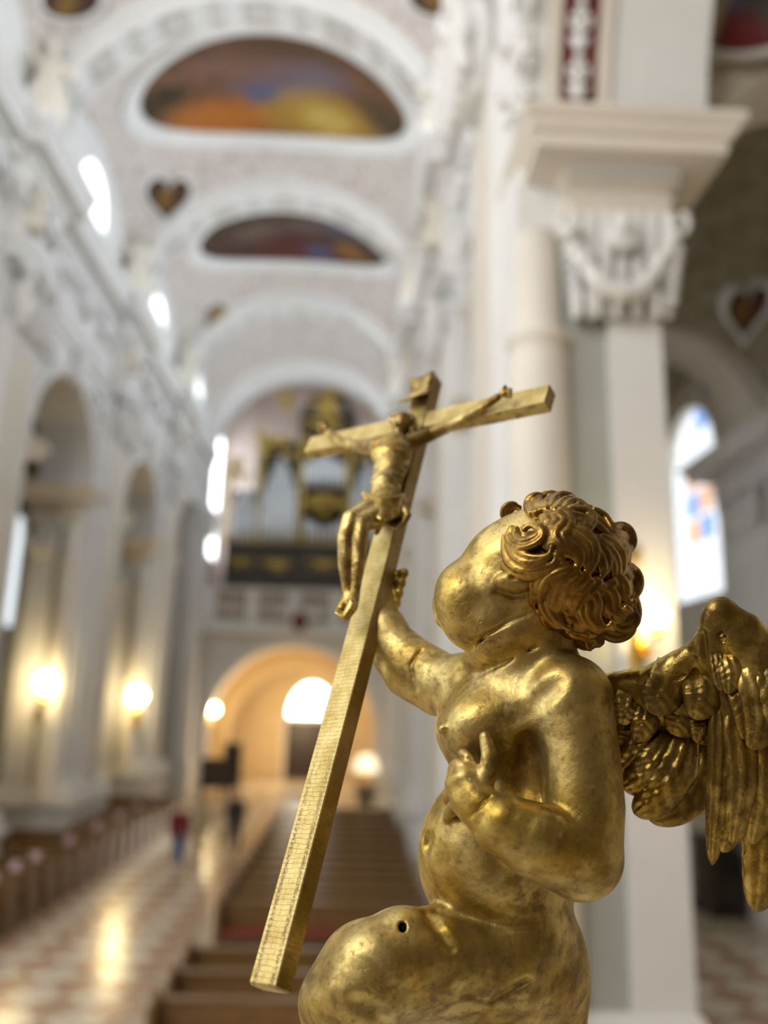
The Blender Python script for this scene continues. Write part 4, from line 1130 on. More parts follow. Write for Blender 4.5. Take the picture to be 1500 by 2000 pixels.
# ================================================================== PEWS
def make_pew(L):
    p = empty('pew')
    MB().bbox(-L / 2, L / 2, -.22, .2, .42, .46, .01).build('seat', MAT['wood'], p)
    m = MB(); m.bbox(-L / 2, L / 2, .2, .24, .38, .92, .01); m.build('backrest', MAT['wood'], p)
    MB().bbox(-L / 2, L / 2, .15, .33, .92, .97, .015).build('top_rail', MAT['wood'], p)
    MB().bbox(-L / 2, L / 2, .38, .56, .16, .20, .01).build('kneeler', MAT['wood'], p)
    MB().bbox(-L / 2 + .06, L / 2 - .06, -.2, .16, .46, .51, .02).build('cushion', MAT['cushion'], p)
    for sg in (-1, 1):
        x = sg * L / 2
        e = MB().sweep([(x - .04, -.28), (x - .04, .34), (x + .04, .34), (x + .04, -.28)], [(0, 0), (0, .9), (-.02, 1.0)], closed=True, cap=True, flip=True).build('end_panel', MAT['wood'], p)
        link('carved_scroll', MB().lathe((0, 0, 0), [(.01, -.055), (.1, -.05), (.12, 0), (.1, .05), (.01, .055)], 14).mesh('carved_scroll'), MAT['wood_carved'], e, (x, .1, .98)).rotation_euler.y = math.pi / 2
    return p
protos = {}
def pew(x0, x1, y, label, group):
    key = round(x1 - x0, 2)
    if key not in protos: o = protos[key] = make_pew(key)
    else: o = copy_tree(protos[key])
    o.location = ((x0 + x1) / 2, y, 0); tag(o, label, 'pew', group)
    return o
posy_s = SDF((-.2, -.2, -.22), (.2, .2, .2), .02)
for k in range(26):
    v = rng.normal(size=3); v /= np.linalg.norm(v); posy_s.ell(v * .11, .05, .012)
posy_s.ell((0, 0, 0), .1, .02)
posy_me = posy_s.mesh('blossoms'); posy_me.materials.append(MAT['petal'])
posy_st = MB(); posy_st.tube([(0, 0, -.05), (.01, 0, -.18), (0, 0, -.24)], [.03, .02, .03], 8)
posy_sm = posy_st.mesh('stems'); posy_sm.materials.append(MAT['leaf'])
XA, XB = -6.8, -2.4
ORD = ['front', 'second', 'third', 'fourth', 'fifth', 'sixth', 'seventh', 'eighth', 'ninth', 'tenth', 'eleventh', 'twelfth', 'thirteenth', 'fourteenth', 'fifteenth', 'sixteenth', 'seventeenth', 'eighteenth', 'nineteenth', 'twentieth']
rowname = lambda k: ORD[0] + ' pew' if k == 0 else ORD[k] + ' pew from the front'
for k in range(16):
    y = 17.1 + 1.1 * k
    blocked = any(a - .75 < y < a + PTH + .75 for a in PIER_Y[1:])
    row = 'front' if k == 0 else None
    pew(-8.15 if blocked else -10.4, XA, y, ('short dark ' if blocked else 'long dark ') + 'wooden ' + rowname(k) + ' of the block beside the arcade', 'pews beside the arcade')
    if k in (0, 1, 2, 4, 6, 8, 10, 12):
        p = empty('flower_posy', (XA, y + .05, 1.3)); tag(p, 'pink blossom posy on the arcade-side block, aisle end of the ' + rowname(k), 'flowers', 'posies on the pew ends')
        link('blossoms', posy_me, None, p, (0, 0, 0)); link('stems', posy_sm, None, p, (0, 0, 0)); p.scale = (.8, .8, .8)
        p.location.z = 1.1 + .2
for k in range(17):
    y = (11.7 + 1.1 * k) if k < 3 else 17.0 + 1.1 * (k - 3)
    pew(XB, 1.0 if y < 13.2 else 1.5, y, 'dark wooden ' + rowname(k) + ' of the block behind the cherub', 'pews behind the cherub')

# ================================================================== PEOPLE
def person(px, py, h, label, top, legs, face=0, hair='hair_brown', step=.12):
    f = on_z(px, py, 0); p = empty('person', (f.x, f.y, 0.02)); p.rotation_euler.z = face
    k = h / 1.7; lo, hi = (-.5, -.35, -.02), (.5, .35, 1.8); vx = .018
    hip, kn = .86, .47
    legsP = [[(sg * .09, 0, hip, .095), (sg * .10, -sg * step, kn, .068), (sg * .10, -sg * step * 1.2 + (.06 if sg < 0 else .02), .09, .045)] for sg in (-1, 1)]
    arms = [[(sg * .19, 0, 1.40, .062), (sg * .25, .03, 1.13, .048), (sg * .24, -.06, .90, .036), (sg * .235, -.09, .80, .034)] for sg in (-1, 1)]
    s = SDF(lo, hi, vx)
    s.chain([(0, 0, .9, .14), (0, 0, 1.12, .125), (0, 0, 1.34, .15)], .05); s.chain([(0, 0, 1.4, .07), (0, -.01, 1.52, .055)], .04)
    s.ell((0, -.01, 1.62), (.075, .095, .115), .02); s.ell((0, -.105, 1.61), (.014, .022, .02), .012)
    for sg in (-1, 1):
        s.ell((sg * .077, 0, 1.61), (.014, .022, .03), .006); s.ell((sg * .03, -.088, 1.64), (.014, .012, .009), .005, 'sub')
        s.chain(legsP[(sg + 1) // 2], .03); a = legsP[(sg + 1) // 2][-1]
        s.chain([(a[0], a[1] + .02, .05, .042), (a[0], a[1] - .16, .035, .035)], .02)
        s.chain(arms[(sg + 1) // 2], .02); w = arms[(sg + 1) // 2][-1]
        for q in range(4): s.chain([(w[0], w[1] + .022 - .015 * q, w[2], .011), (w[0], w[1] + .02 - .016 * q, w[2] - .07, .009), (w[0] - sg * .012, w[1] + .02 - .016 * q, w[2] - .105, .008)], .004)
        s.chain([(w[0], w[1] - .03, w[2] + .01, .011), (w[0] - sg * .02, w[1] - .06, w[2] - .05, .009)], .005)
    b = link('body', s.mesh('body'), MAT['skin'], p, (0, 0, 0))
    s = SDF(lo, hi, vx); s.chain([(0, 0, .84, .165), (0, 0, 1.12, .15), (0, 0, 1.34, .172)], .05); s.ell((0, 0, 1.40), (.22, .10, .09), .05)
    for a in arms: s.chain([(x, y, z, r + .02) for x, y, z, r in a[:3]], .03)
    link('jacket', s.mesh('jacket'), MAT[top], p, (0, 0, 0))
    s = SDF(lo, hi, vx); s.chain([(0, 0, .95, .155), (0, 0, .84, .16)], .03)
    for a in legsP: s.chain([(x, y, z, r + .018) for x, y, z, r in a], .03)
    link('trousers', s.mesh('trousers'), MAT[legs], p, (0, 0, 0))
    s = SDF(lo, hi, .014); s.ell((0, .025, 1.66), (.088, .098, .095), .01); s.ell((0, .05, 1.58), (.075, .06, .10), .03)
    s.ell((0, -.10, 1.58), (.07, .075, .085), .01, 'sub')
    link('hair', s.mesh('hair'), MAT[hair], p, (0, 0, 0))
    p.scale = (k, k, k); tag(p, label, 'person')
person(346, 1694, 1.66, 'person in a maroon top and blue jeans walking up the aisle', 'cloth_maroon', 'cloth_blue', .1)
person(388, 1668, 1.62, 'person in pale beige clothes walking just behind the maroon top', 'cloth_beige', 'cloth_beige', -.1)
person(456, 1664, 1.75, 'person in dark navy clothes standing alone in the aisle', 'cloth_navy', 'cloth_navy', .4)

# dark benches and screens before the vestibule
for k, (px, py, w_, h_) in enumerate(((418, 1590, 1.6, 1.9), (447, 1588, .9, 2.6))):
    f = on_y(px, py, 41.5 + k * .9)
    p = empty('notice_stand', (f.x, f.y, 0)); tag(p, ('broad dark wooden notice stand' if k == 0 else 'tall narrow dark wooden notice stand') + ' at the end of the pews', 'stand')
    MB().bbox(f.x - w_ / 2, f.x + w_ / 2, f.y - .05, f.y + .05, .5, h_).build('panel', MAT['wood_dark'], p)
    for sg in (-1, 1): MB().box(f.x + sg * w_ * .42 - .05, f.x + sg * w_ * .42 + .05, f.y - .3, f.y + .3, 0, .5).build('foot', MAT['wood_dark'], p)

# ================================================================== RIGHT AISLE FURNITURE
f0 = on_z(1396, 1792, 0); yb = f0.y; f1 = on_y(1520, 1792, yb); f1.x = min(f1.x, 9.45); ct = on_y(1396, 1640, yb).z
cab = empty('confessional', ((f0.x + f1.x) / 2, yb + .5, 0)); tag(cab, 'dark wooden confessional box with latticed panel in the side aisle', 'cabinet')
MB().box(f0.x, f1.x, yb, yb + 1.1, 0, ct - .1).build('body', MAT['wood_dark'], cab)
MB().sweep([(f0.x, yb), (f0.x, yb + 1.1), (f1.x, yb + 1.1), (f1.x, yb)], [(0, ct - .15), (.06, ct - .1), (.1, ct), (0, ct + .02)], closed=True, cap=True, flip=True).build('cornice', MAT['wood_dark'], cab)
MB().sweep([(f0.x, yb), (f0.x, yb + 1.1), (f1.x, yb + 1.1), (f1.x, yb)], [(.08, 0), (.08, .15), (0, .2)], closed=True, cap=True, flip=True).build('plinth', MAT['wood_dark'], cab)
dr = MB(); dr.box(f0.x + .12, f0.x + .75, yb - .05, yb, .25, ct - .25); d_ = dr.build('door', MAT['wood_dark'], cab)
lat = MB()
for k in range(7):
    z = ct * .5 + k * .09; lat.box(f0.x + .2, f0.x + .68, yb - .075, yb - .05, z, z + .025)
for k in range(6):
    x = f0.x + .2 + k * .095; lat.box(x, x + .025, yb - .085, yb - .06, ct * .5, ct * .5 + .56)
link('lattice', lat.mesh('lattice'), MAT['iron'], d_)
# carved communion rail
r0 = on_z(1400, 1745, 0); rx0, rx1 = on_y(1340, 1700, r0.y + 2.6), on_y(1415, 1700, r0.y)
rail = empty('carved_rail', ((rx0.x + rx1.x) / 2, (rx0.y + rx1.y) / 2, 0)); tag(rail, 'brown carved wooden communion rail running past the confessional', 'railing')
zr = 1.0
A, B = Vector((rx0.x, rx0.y, 0)), Vector((rx1.x, rx1.y, 0)); dv = (B - A).normalized(); nv = Vector((dv.y, -dv.x, 0))
for nm, z0, z1, w_ in (('top_rail', zr - .1, zr, .12), ('bottom_rail', 0, .22, .1)):
    MB().sweep([(A.x, A.y), (B.x, B.y)], [(-w_, z0), (w_, z0), (w_, z1), (-w_, z1)]).build(nm, MAT['wood_carved'], rail)
bm2 = MB().lathe((0, 0, 0), [(.05, 0), (.05, .05), (.03, .1), (.07, .3), (.03, .55), (.05, .62), (.05, zr - .32)], 10).mesh('baluster'); bm2.materials.append(MAT['wood_carved'])
for k in range(16):
    q = A + (B - A) * (k + .5) / 16; link('baluster', bm2, None, rail, Vector((q.x, q.y, .22)) - rail.location)
# dark chair behind the rail
f = on_z(1352, 1712, 0); f.y += .9; f.x -= 1.0
ch = empty('dark_chair', (f.x, f.y, 0)); tag(ch, 'small dark wooden chair beyond the carved rail', 'chair')
MB().bbox(f.x - .22, f.x + .22, f.y - .22, f.y + .22, .44, .48, .01).build('seat', MAT['wood_dark'], ch)
for sx in (-1, 1):
    for sy in (-1, 1): MB().box(f.x + sx * .2 - .02, f.x + sx * .2 + .02, f.y + sy * .2 - .02, f.y + sy * .2 + .02, 0, .44 if sy < 0 else 1.0).build('leg', MAT['wood_dark'], ch)
MB().box(f.x - .2, f.x + .2, f.y + .18, f.y + .22, .82, 1.0).build('backrest', MAT['wood_dark'], ch)
# gallery floor slab under the organ
fg = MB().box(XL + .1, XR - .1, YEND + .95, YEND + 4.9, gz0 - .45, gz0 - .05).build('floor_gallery', MAT['stucco']); tag(fg, kind='structure')

# ================================================================== CRUCIFIX
def cs(px, py, z): return np.array([(px - 750) / FPX * z, -(py - 1000) / FPX * z, -z])      # camera-aligned metres
def cs_world(p): return Vector((RM @ np.asarray(p)) + CP)
ZBOT, ZTOP = .86, 1.45
B_, T_ = cs(511, 1926, ZBOT), cs(832, 734, ZTOP)
u = T_ - B_; LEN = float(np.linalg.norm(u)); u /= LEN
def beam_at(py):                        # point of the front centre line seen at row py
    lo, hi = 0., 1.
    for _ in range(40):
        m = (lo + hi) / 2; p = B_ + (T_ - B_) * m
        if 1000 - FPX * p[1] / -p[2] > py: lo = m
        else: hi = m
    return B_ + (T_ - B_) * lo
C_ = beam_at(818)
# cross bar direction from its two seen ends, same half length on both sides
best = None
for cz in np.linspace(-.3, .1, 401):
    zr = -C_[2] + cz; zl = -C_[2] - cz
    R_ = cs(1068, 768, zr); L_ = cs(602, 868, zl)
    e = abs(np.linalg.norm(R_ - C_) - np.linalg.norm(L_ - C_))
    if best is None or e < best[0]: best = (e, R_, L_)
v = best[1] - best[2]; HB = float(np.linalg.norm(v)) / 2; v = v / np.linalg.norm(v); v0 = v.copy(); BC = (best[1] + best[2]) / 2
v = v - u * float(v @ u); v /= np.linalg.norm(v)
nrm = np.cross(v, u); nrm = nrm / np.linalg.norm(nrm)
if nrm @ C_ > 0: nrm = -nrm             # front of the cross looks towards the viewer
W2, DP = .0192, .027
b = NB('gilding_cross')
sx = b.n.new('ShaderNodeSeparateXYZ'); b.l(b.tc.outputs['Object'], sx.inputs[0])
wob = b.noise(60, 3); wob2 = b.noise(9, 2)
cmb = b.n.new('ShaderNodeCombineXYZ'); b.l(b.math('ADD', sx.outputs[0], b.math('MULTIPLY', wob, .004)), cmb.inputs[0]); b.l(b.math('ADD', sx.outputs[2], b.math('MULTIPLY', wob, .006)), cmb.inputs[1])
br = b.n.new('ShaderNodeTexBrick'); br.inputs['Scale'].default_value = 1.0; br.inputs['Brick Width'].default_value = .017; br.inputs['Row Height'].default_value = .0056
br.inputs['Mortar Size'].default_value = .00021; br.inputs['Mortar Smooth'].default_value = .2; br.offset = .37; br.offset_frequency = 3; br.squash = 1.6; br.squash_frequency = 2
b.l(cmb.outputs[0], br.inputs['Vector'])
ax = b.math('ABSOLUTE', sx.outputs[0])
line = b.ramp(b.math('ABSOLUTE', b.math('SUBTRACT', ax, .0122)), [(.00012, 1), (.00035, 0)])
dash = b.ramp(b.noise(300, 1), [(.44, 0), (.52, 1)]); line = b.math('MULTIPLY', b.math('MULTIPLY', line, dash), b.ramp(sx.outputs[2], [(.15, .8), (.30, .05)]))
crk = b.math('MULTIPLY', br.outputs['Fac'], b.ramp(b.noise(120, 2), [(.38, .15), (.5, 1)]))
crk = b.math('MAXIMUM', crk, line)
n1 = b.noise(30, 6); n2 = b.noise(140, 4, rough=.7)
c = b.ramp(n1, [(.35, (.46, .33, .10)), (.62, (.68, .53, .22))])
c = b.mix(b.math('MULTIPLY', b.ramp(n2, [(.32, 1), (.45, 0)]), .5), c, (.36, .20, .05))
c = b.mix(b.math('MULTIPLY', crk, .88), c, (.06, .025, .006))
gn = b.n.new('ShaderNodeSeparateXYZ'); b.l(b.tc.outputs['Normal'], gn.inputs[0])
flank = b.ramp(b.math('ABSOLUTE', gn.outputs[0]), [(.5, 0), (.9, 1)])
c = b.mix(b.math('MULTIPLY', flank, .6), c, (.16, .085, .02))  # sides mixed darker brown: duller gilding plus shade put into the colour
b.set(Base_Color=c, Metallic=b.math('SUBTRACT', .85, b.math('MULTIPLY', crk, .8)), Roughness=b.ramp(n2, [(.3, .55), (.7, .36)]))
b.bump(b.math('SUBTRACT', b.math('MULTIPLY', n2, .4), crk), .5, .0015)
RC = np.stack([v, -nrm, u], 1)                        # local x = bar, y = into the wood, z = up the shaft
MC = (CAM_R.to_4x4() @ Matrix([list(map(float, r)) + [0] for r in RC] + [[0, 0, 0, 1]]))
MC.translation = cs_world(B_)
cru = empty('crucifix'); cru.matrix_world = MC; tag(cru, 'gilded wooden crucifix with cracked gold leaf held up by the cherub', 'crucifix')
def beam_mesh(name, x0, x1, y0, y1, z0, z1, c=.0012, ax='z'):
    m = MB()
    if ax == 'z':
        pr = [(-c * 2, z0), (0, z0 + c * 2), (0, z1 - c), (-c, z1)]
        # chamfered plan outline
        path = [(x0 + c, y0), (x0, y0 + c), (x0, y1 - c), (x0 + c, y1), (x1 - c, y1), (x1, y1 - c), (x1, y0 + c), (x1 - c, y0)]
        m.sweep(path, pr, closed=True, cap=True, flip=True)
    else:
        vs = []; fs = []
        sec = [(y0, z0 + c), (y0, z1 - c), (y0 + c, z1), (y1 - c, z1), (y1, z1 - c), (y1, z0 + c), (y1 - c, z0), (y0 + c, z0)]
        xs = [x0, x0 + .004, x1 - .004, x1]
        for k, x in enumerate(xs):
            for (y, z) in sec: vs.append((x + (.003 if k == 3 and abs(z - (z0 + z1) / 2) < .008 else 0), y, z))
        for k in range(3):
            for q in range(8): fs.append((k * 8 + q, k * 8 + (q + 1) % 8, (k + 1) * 8 + (q + 1) % 8, (k + 1) * 8 + q))
        fs.append(tuple(range(7, -1, -1))); fs.append(tuple(24 + q for q in range(8))); m.add(vs, fs)
    return m.mesh(name)
ZX = float((C_ - B_) @ u)
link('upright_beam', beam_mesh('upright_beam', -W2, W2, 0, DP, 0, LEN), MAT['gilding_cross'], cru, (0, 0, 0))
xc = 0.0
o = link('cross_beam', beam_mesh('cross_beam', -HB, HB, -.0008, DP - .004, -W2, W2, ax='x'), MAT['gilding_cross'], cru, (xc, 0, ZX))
n0 = nrm - v0 * float(nrm @ v0); n0 /= np.linalg.norm(n0); u0 = np.cross(v0, -n0); u0 = u0 if u0 @ u > 0 else -u0       # the bar sits very slightly askew in its joint
MBar = (CAM_R.to_4x4() @ Matrix([list(map(float, r)) + [0] for r in np.stack([v0, -n0, u0], 1)] + [[0, 0, 0, 1]])); MBar.translation = cs_world(BC)
o.matrix_local = MC.inverted() @ MBar
# parchment title board, curled at the foot
m = MB(); vs = []; fs = []; NR, NCc = 14, 6
for j in range(NR + 1):
    t = j / NR; z = -.042 + .078 * t; y = -.004 - .018 * max(0, 1 - t * 2.6) ** 1.5 - .002 * math.sin(t * 9)
    for k in range(NCc + 1):
        x = (k / NCc - .5) * (.044 + .006 * math.sin(t * 6 + 1)); vs.append((x, y - .002 * math.cos(k * 1.3), z))
for j in range(NR + 1):
    for k in range(NCc + 1): vs.append((vs[j * (NCc + 1) + k][0], vs[j * (NCc + 1) + k][1] + .0035, vs[j * (NCc + 1) + k][2]))
S_ = (NR + 1) * (NCc + 1)
for j in range(NR):
    for k in range(NCc):
        a = j * (NCc + 1) + k; fs.append((a, a + 1, a + NCc + 2, a + NCc + 1)); fs.append((S_ + a, S_ + a + NCc + 1, S_ + a + NCc + 2, S_ + a + 1))
for j in range(NR):
    for k in (0, NCc): a = j * (NCc + 1) + k; fs.append((a, a + NCc + 1, S_ + a + NCc + 1, S_ + a))
for k in range(NCc):
    for j in (0, NR): a = j * (NCc + 1) + k; fs.append((a, a + 1, S_ + a + 1, S_ + a))
link('title_scroll', m.add(vs, fs, True).mesh('title_scroll'), MAT['gilding_figure'], cru, (-.002, -.002, LEN - .04))

# figure of the crucified, sculpted in one piece
def bz(py):
    p = beam_at(py); return (-p[2] - 1) / PXM
barR, barL = C_ + v * HB, C_ - v * HB
def cbz(px):                               # depth of the bar's front at column px
    lo, hi = -1., 1.
    for _ in range(40):
        m = (lo + hi) / 2; p = BC + v0 * HB * m
        if 750 + FPX * p[0] / -p[2] < px: lo = m
        else: hi = m
    p = BC + v0 * HB * lo; return (-p[2] - 1) / PXM
def F(px, py, off, r): return (px, py, bz(py) - off, r)
def FB(px, py, off, r): return (px, py, cbz(px) - off, r)
cs_s = SDF((610, 750, 120), (1020, 1225, 960), 2.0)
S = cs_s
S.chain([F(770, 878, 40, 34), F(766, 900, 44, 36), F(757, 935, 40, 29), F(752, 965, 40, 30), F(752, 990, 42, 34)], 8)
S.ell(F(745, 885, 62, 0)[:3], (22, 18, 18), 10); S.ell(F(785, 880, 62, 0)[:3], (22, 18, 18), 10)
for k in range(4):                          # ribs
    for sg in (-1, 1): S.chain([F(764 + sg * 10 - k * 3, 905 + 10 * k, 74, 3), F(764 + sg * 30 - k * 3, 912 + 10 * k, 58, 3)], 4)
S.ell(F(752, 945, 62, 0)[:3], (18, 20, 12), 8)
S.chain([F(775, 862, 38, 13), F(781, 842, 46, 13)], 6)
S.ell(F(784, 828, 52, 0)[:3], (20, 25, 26), 5); S.ell(F(777, 846, 62, 0)[:3], (10, 12, 12), 5)         # head, beard
S.ell(F(772, 830, 72, 0)[:3], (5, 8, 8), 3)
for k in range(11):                         # thorn crown and hair locks
    a = k / 11 * 2 * math.pi; S.chain([F(785 + 22 * math.cos(a), 818 + 8 * math.sin(a), 52 + 24 * math.sin(a), 6)], 2)
for k in range(6): S.chain([F(795 + 3 * k % 9, 815, 50 - 8 * k, 7), F(806, 840 + 2 * k, 52 - 10 * k, 6), F(800, 862, 52 - 8 * k, 4)], 2)
# arms along the bar
S.chain([F(737, 872, 44, 17), FB(705, 872, 40, 13), FB(668, 866, 34, 11), FB(648, 850, 24, 9), FB(638, 838, 18, 9)], 6)
S.chain([F(800, 866, 44, 17), FB(845, 846, 44, 14), FB(900, 822, 36, 12), FB(945, 794, 26, 9), FB(972, 776, 20, 8)], 6)
for hx, hy, sg in ((636, 836, -1), (985, 768, 1)):
    S.ell(FB(hx, hy, 22, 0)[:3], (11, 9, 9), 3)
    for k in range(4): S.chain([FB(hx + sg * 4, hy - 6 + 4 * k, 22, 4), FB(hx + sg * 13, hy - 8 + 5 * k, 32, 3.4), FB(hx + sg * 12, hy - 5 + 4 * k, 42, 3)], 1)
    S.chain([FB(hx - sg * 2, hy - 6, 24, 4), FB(hx + sg * 2, hy - 14, 32, 3.4)], 1)
    S.ell(FB(hx, hy, 34, 0)[:3], 5, 1)
# legs bent at the knee, crossed feet
S.chain([F(742, 990, 50, 24), F(712, 1000, 92, 22), F(685, 1014, 128, 18), F(674, 1050, 110, 16), F(673, 1100, 82, 14), F(678, 1150, 52, 10), F(680, 1166, 44, 10)], 7)
S.chain([F(762, 996, 46, 24), F(732, 1012, 92, 22), F(704, 1022, 122, 18), F(702, 1060, 104, 17), F(699, 1105, 78, 14), F(694, 1152, 52, 10), F(692, 1166, 46, 10)], 7)
S.chain([F(682, 1164, 44, 11), F(672, 1180, 40, 12), F(664, 1192, 34, 9)], 4); S.chain([F(692, 1164, 48, 11), F(688, 1184, 56, 12), F(676, 1204, 50, 9)], 4)
for k in range(5):
    S.chain([F(660 + 4 * k, 1190 + 3 * k, 44, 4), F(656 + 4 * k, 1198 + 3 * k, 48, 3.4)], 1)
S.ell(F(686, 1176, 66, 0)[:3], 6, 1)
cw_ = np.array(MC.translation)
def to_local(M):
    Mi = np.array(M.inverted())
    return lambda p: px_world(p) @ Mi[:3, :3].T + Mi[:3, 3]
fig = link('crucified_figure', S.mesh('crucified_figure', to_local(MC)), MAT['gilding_figure'], cru, (0, 0, 0))
S = SDF((660, 940, 200), (830, 1060, 560), 2.0)
for k in range(7):
    S.chain([F(712 + 2 * k, 966 + 6 * k, 80 + 5 * k, 7), F(745, 980 + 6 * k, 104 + 2 * k, 7), F(775, 974 + 5 * k, 88 - 4 * k, 7), F(794, 968 + 5 * k, 54 - 5 * k, 7)], 1.5)
S.ell(F(752, 990, 44, 0)[:3], (44, 26, 34), 4)
for k in range(5): S.chain([F(786, 988, 62 - 8 * k, 8), F(796 - 3 * k, 1006, 58 - 8 * k, 8), F(788 - 6 * k, 1022 - 2 * k, 50 - 8 * k, 6), F(776 - 5 * k, 1034 - 3 * k, 54, 4)], 2)
S.chain([F(748, 1000, 78, 9), F(742, 1022, 70, 8), F(735, 1040, 52, 6)], 2); S.chain([F(722, 1004, 92, 8), F(712, 1018, 116, 6)], 2)
link('loincloth', S.mesh('loincloth', to_local(MC)), MAT['gilding_figure'], fig, (0, 0, 0))

# ================================================================== CHERUB
foot = px_world((900, 2330, 0)); CB = Vector(foot)
ch = empty('cherub_statue', CB); tag(ch, 'gilded winged cherub statue gazing upward, one hand laid on its chest', 'statue')
org = np.array(CB)
S = SDF((555, 950, -290), (1250, 2350, 340), 3.0)
S.ell((1012, 1430, 52), (150, 145, 150), 20)
S.ell((968, 1672, 20), (152, 175, 150), 45)
S.ell((1065, 1560, 80), (118, 220, 115), 40)
S.ell((1004, 1880, 42), (143, 155, 150), 45)
S.ell((1062, 1925, 85), (90, 105, 105), 30)
S.ell((938, 1425, -38), (74, 66, 62), 30); S.ell((908, 1420, 85), (56, 60, 62), 30)           # breast
S.chain([(1010, 1385, 70, 92), (1075, 1350, 20, 85), (1108, 1365, -40, 84)], 30)               # shoulder girdle
S.chain([(1000, 1385, 80, 88), (930, 1350, 125, 74)], 30)
S.chain([(1030, 1350, 40, 98), (1030, 1210, 25, 94)], 28)                                      # neck
# head
S.ell((1078, 1108, 18), (128, 126, 130), 20)
S.ell((966, 1162, 18), (104, 92, 104), 30)
S.ell((1008, 1078, 24), (78, 66, 92), 30)
S.ell((975, 1092, 22), (62, 52, 84), 30); S.ell((905, 1180, -26), (55, 58, 58), 22)
S.ell((950, 1222, -10), (82, 56, 80), 24)
S.ell((868, 1206, 16), (20, 20, 30), 12)
S.ell((900, 1150, -8), (46, 48, 60), 24)
S.ell((866, 1176, 74), (14, 9, 20), 8); S.ell((868, 1192, 76), (13, 8, 18), 6)                  # lips on the far side
S.ell((893, 1130, 100), (20, 22, 22), 12); S.chain([(935, 1092, 92, 14), (900, 1122, 98, 15)], 12)
S.ell((905, 1218, 88), (40, 40, 40), 20)
S.ell((892, 1180, 92), (46, 50, 50), 20)
def surf(px, py, S=S):
    i = int(round((px - S.lo[0]) / S.h)); j = int(round((py - S.lo[1]) / S.h)); col_ = S.F[i, j]
    w = np.argmax(col_ < 0); return float(S.lo[2] + S.h * w)
def crease(pts, r=3, k=11, S=None):
    S = S or globals()['S']
    S.chain([(x, y, surf(x + dx, y) + 1, r * w) for (x, y, dx, w) in [(p + (0, 1))[:4] if len(p) == 2 else (p + (1,))[:4] for p in pts]], k, 'sub')
# neck roll and double chin
S.chain([(926, 1292, surf(940, 1290) + 24, 22), (955, 1268, surf(955, 1266) + 16, 24), (1000, 1240, surf(1000, 1236) + 16, 24), (1046, 1212, surf(1046, 1208) + 20, 18)], 18)
crease([(908, 1276, 12), (950, 1240), (1000, 1210), (1045, 1190)], 3, 10)
crease([(932, 1316, 10), (985, 1294), (1050, 1262)], 2.5, 9)
# ear
S.ell((1005, 1136, surf(1005, 1136) - 2), (42, 22, 20), 6); crease([(1000, 1128), (1030, 1124)], 4, 6); crease([(972, 1156), (1005, 1166), (1040, 1158)], 6, 8)
# near arm, bent across the body
S.chain([(1112, 1368, -42, 84), (1132, 1480, -75, 80), (1142, 1580, -100, 80), (1140, 1682, -122, 77)], 18)
S.ell((1028, 1505, -120), (34, 78, 62), 18, 'sub')
S.ell((1030, 1470, -105), (24, 40, 40), 14, 'sub')
S.chain([(1138, 1684, -124, 77), (1048, 1642, -160, 76), (985, 1612, -168, 62), (935, 1576, -158, 43), (922, 1562, -150, 42)], 14)
crease([(1090, 1592), (1060, 1577)], 3, 9)
crease([(958, 1556, 2), (940, 1575), (918, 1596, 3)], 2.5, 7)
# hand with five fingers
S.chain([(930, 1568, -150, 40), (908, 1530, -138, 40), (906, 1510, -128, 34)], 10)
S.chain([(938, 1540, -150, 26), (952, 1505, -150, 20), (957, 1476, -148, 17), (950, 1449, -140, 14), (948, 1440, -138, 12.5)], 6)
S.chain([(922, 1510, -140, 17), (912, 1484, -132, 15), (905, 1474, -112, 13), (904, 1476, -92, 11)], 4)
S.chain([(900, 1512, -128, 17), (886, 1514, -112, 15), (880, 1526, -88, 12), (884, 1532, -70, 11)], 3)
S.chain([(892, 1540, -128, 17), (879, 1548, -110, 15), (874, 1560, -84, 12), (878, 1566, -66, 11)], 3)
S.chain([(892, 1572, -128, 16), (880, 1584, -108, 14), (876, 1598, -82, 12), (880, 1604, -64, 10)], 3)
# far arm reaching to the cross, hand round the shaft
S.chain([(930, 1350, 120, 72), (862, 1338, 170, 62), (805, 1305, 214, 61), (768, 1264, 244, 50), (752, 1228, 262, 42)], 22)
crease([(822, 1272, 0), (802, 1300), (812, 1345)], 2.5, 9)
S.chain([(752, 1228, 262, 40), (748, 1195, 290, 30), (752, 1165, 312, 24)], 10)
for k in range(4): S.chain([(754, 1186 - 19 * k, 318 + 6 * k, 13), (770 + 5 * k, 1180 - 19 * k, 312 + 6 * k, 12), (774 + 5 * k, 1176 - 19 * k, 290 + 8 * k, 10)], 3)
# raised thigh and lower legs
S.chain([(985, 1915, 20, 134), (850, 1888, -50, 121), (730, 1902, -105, 112), (690, 1962, -120, 108), (700, 2100, -95, 82), (722, 2240, -60, 55)], 20)
S.chain([(722, 2240, -60, 55), (700, 2295, -80, 45), (640, 2318, -120, 30)], 12)
S.ell((785, 1820, -100), (60, 52, 60), 18)
S.chain([(1030, 1960, 120, 118), (1050, 2130, 100, 98), (1056, 2260, 60, 72), (1100, 2300, 160, 48)], 25)
S.chain([(x, y, surf(x + 3, y) - 10, 12) for x, y in ((836, 1780), (856, 1812), (882, 1848))], 12, 'sub')
S.chain([(x, y, surf(x, y) - 8, 10) for x, y in ((690, 1955), (745, 1982), (775, 2030))], 22, 'sub')
crease([(905, 1945), (960, 1955), (1030, 1915)], 3, 16)
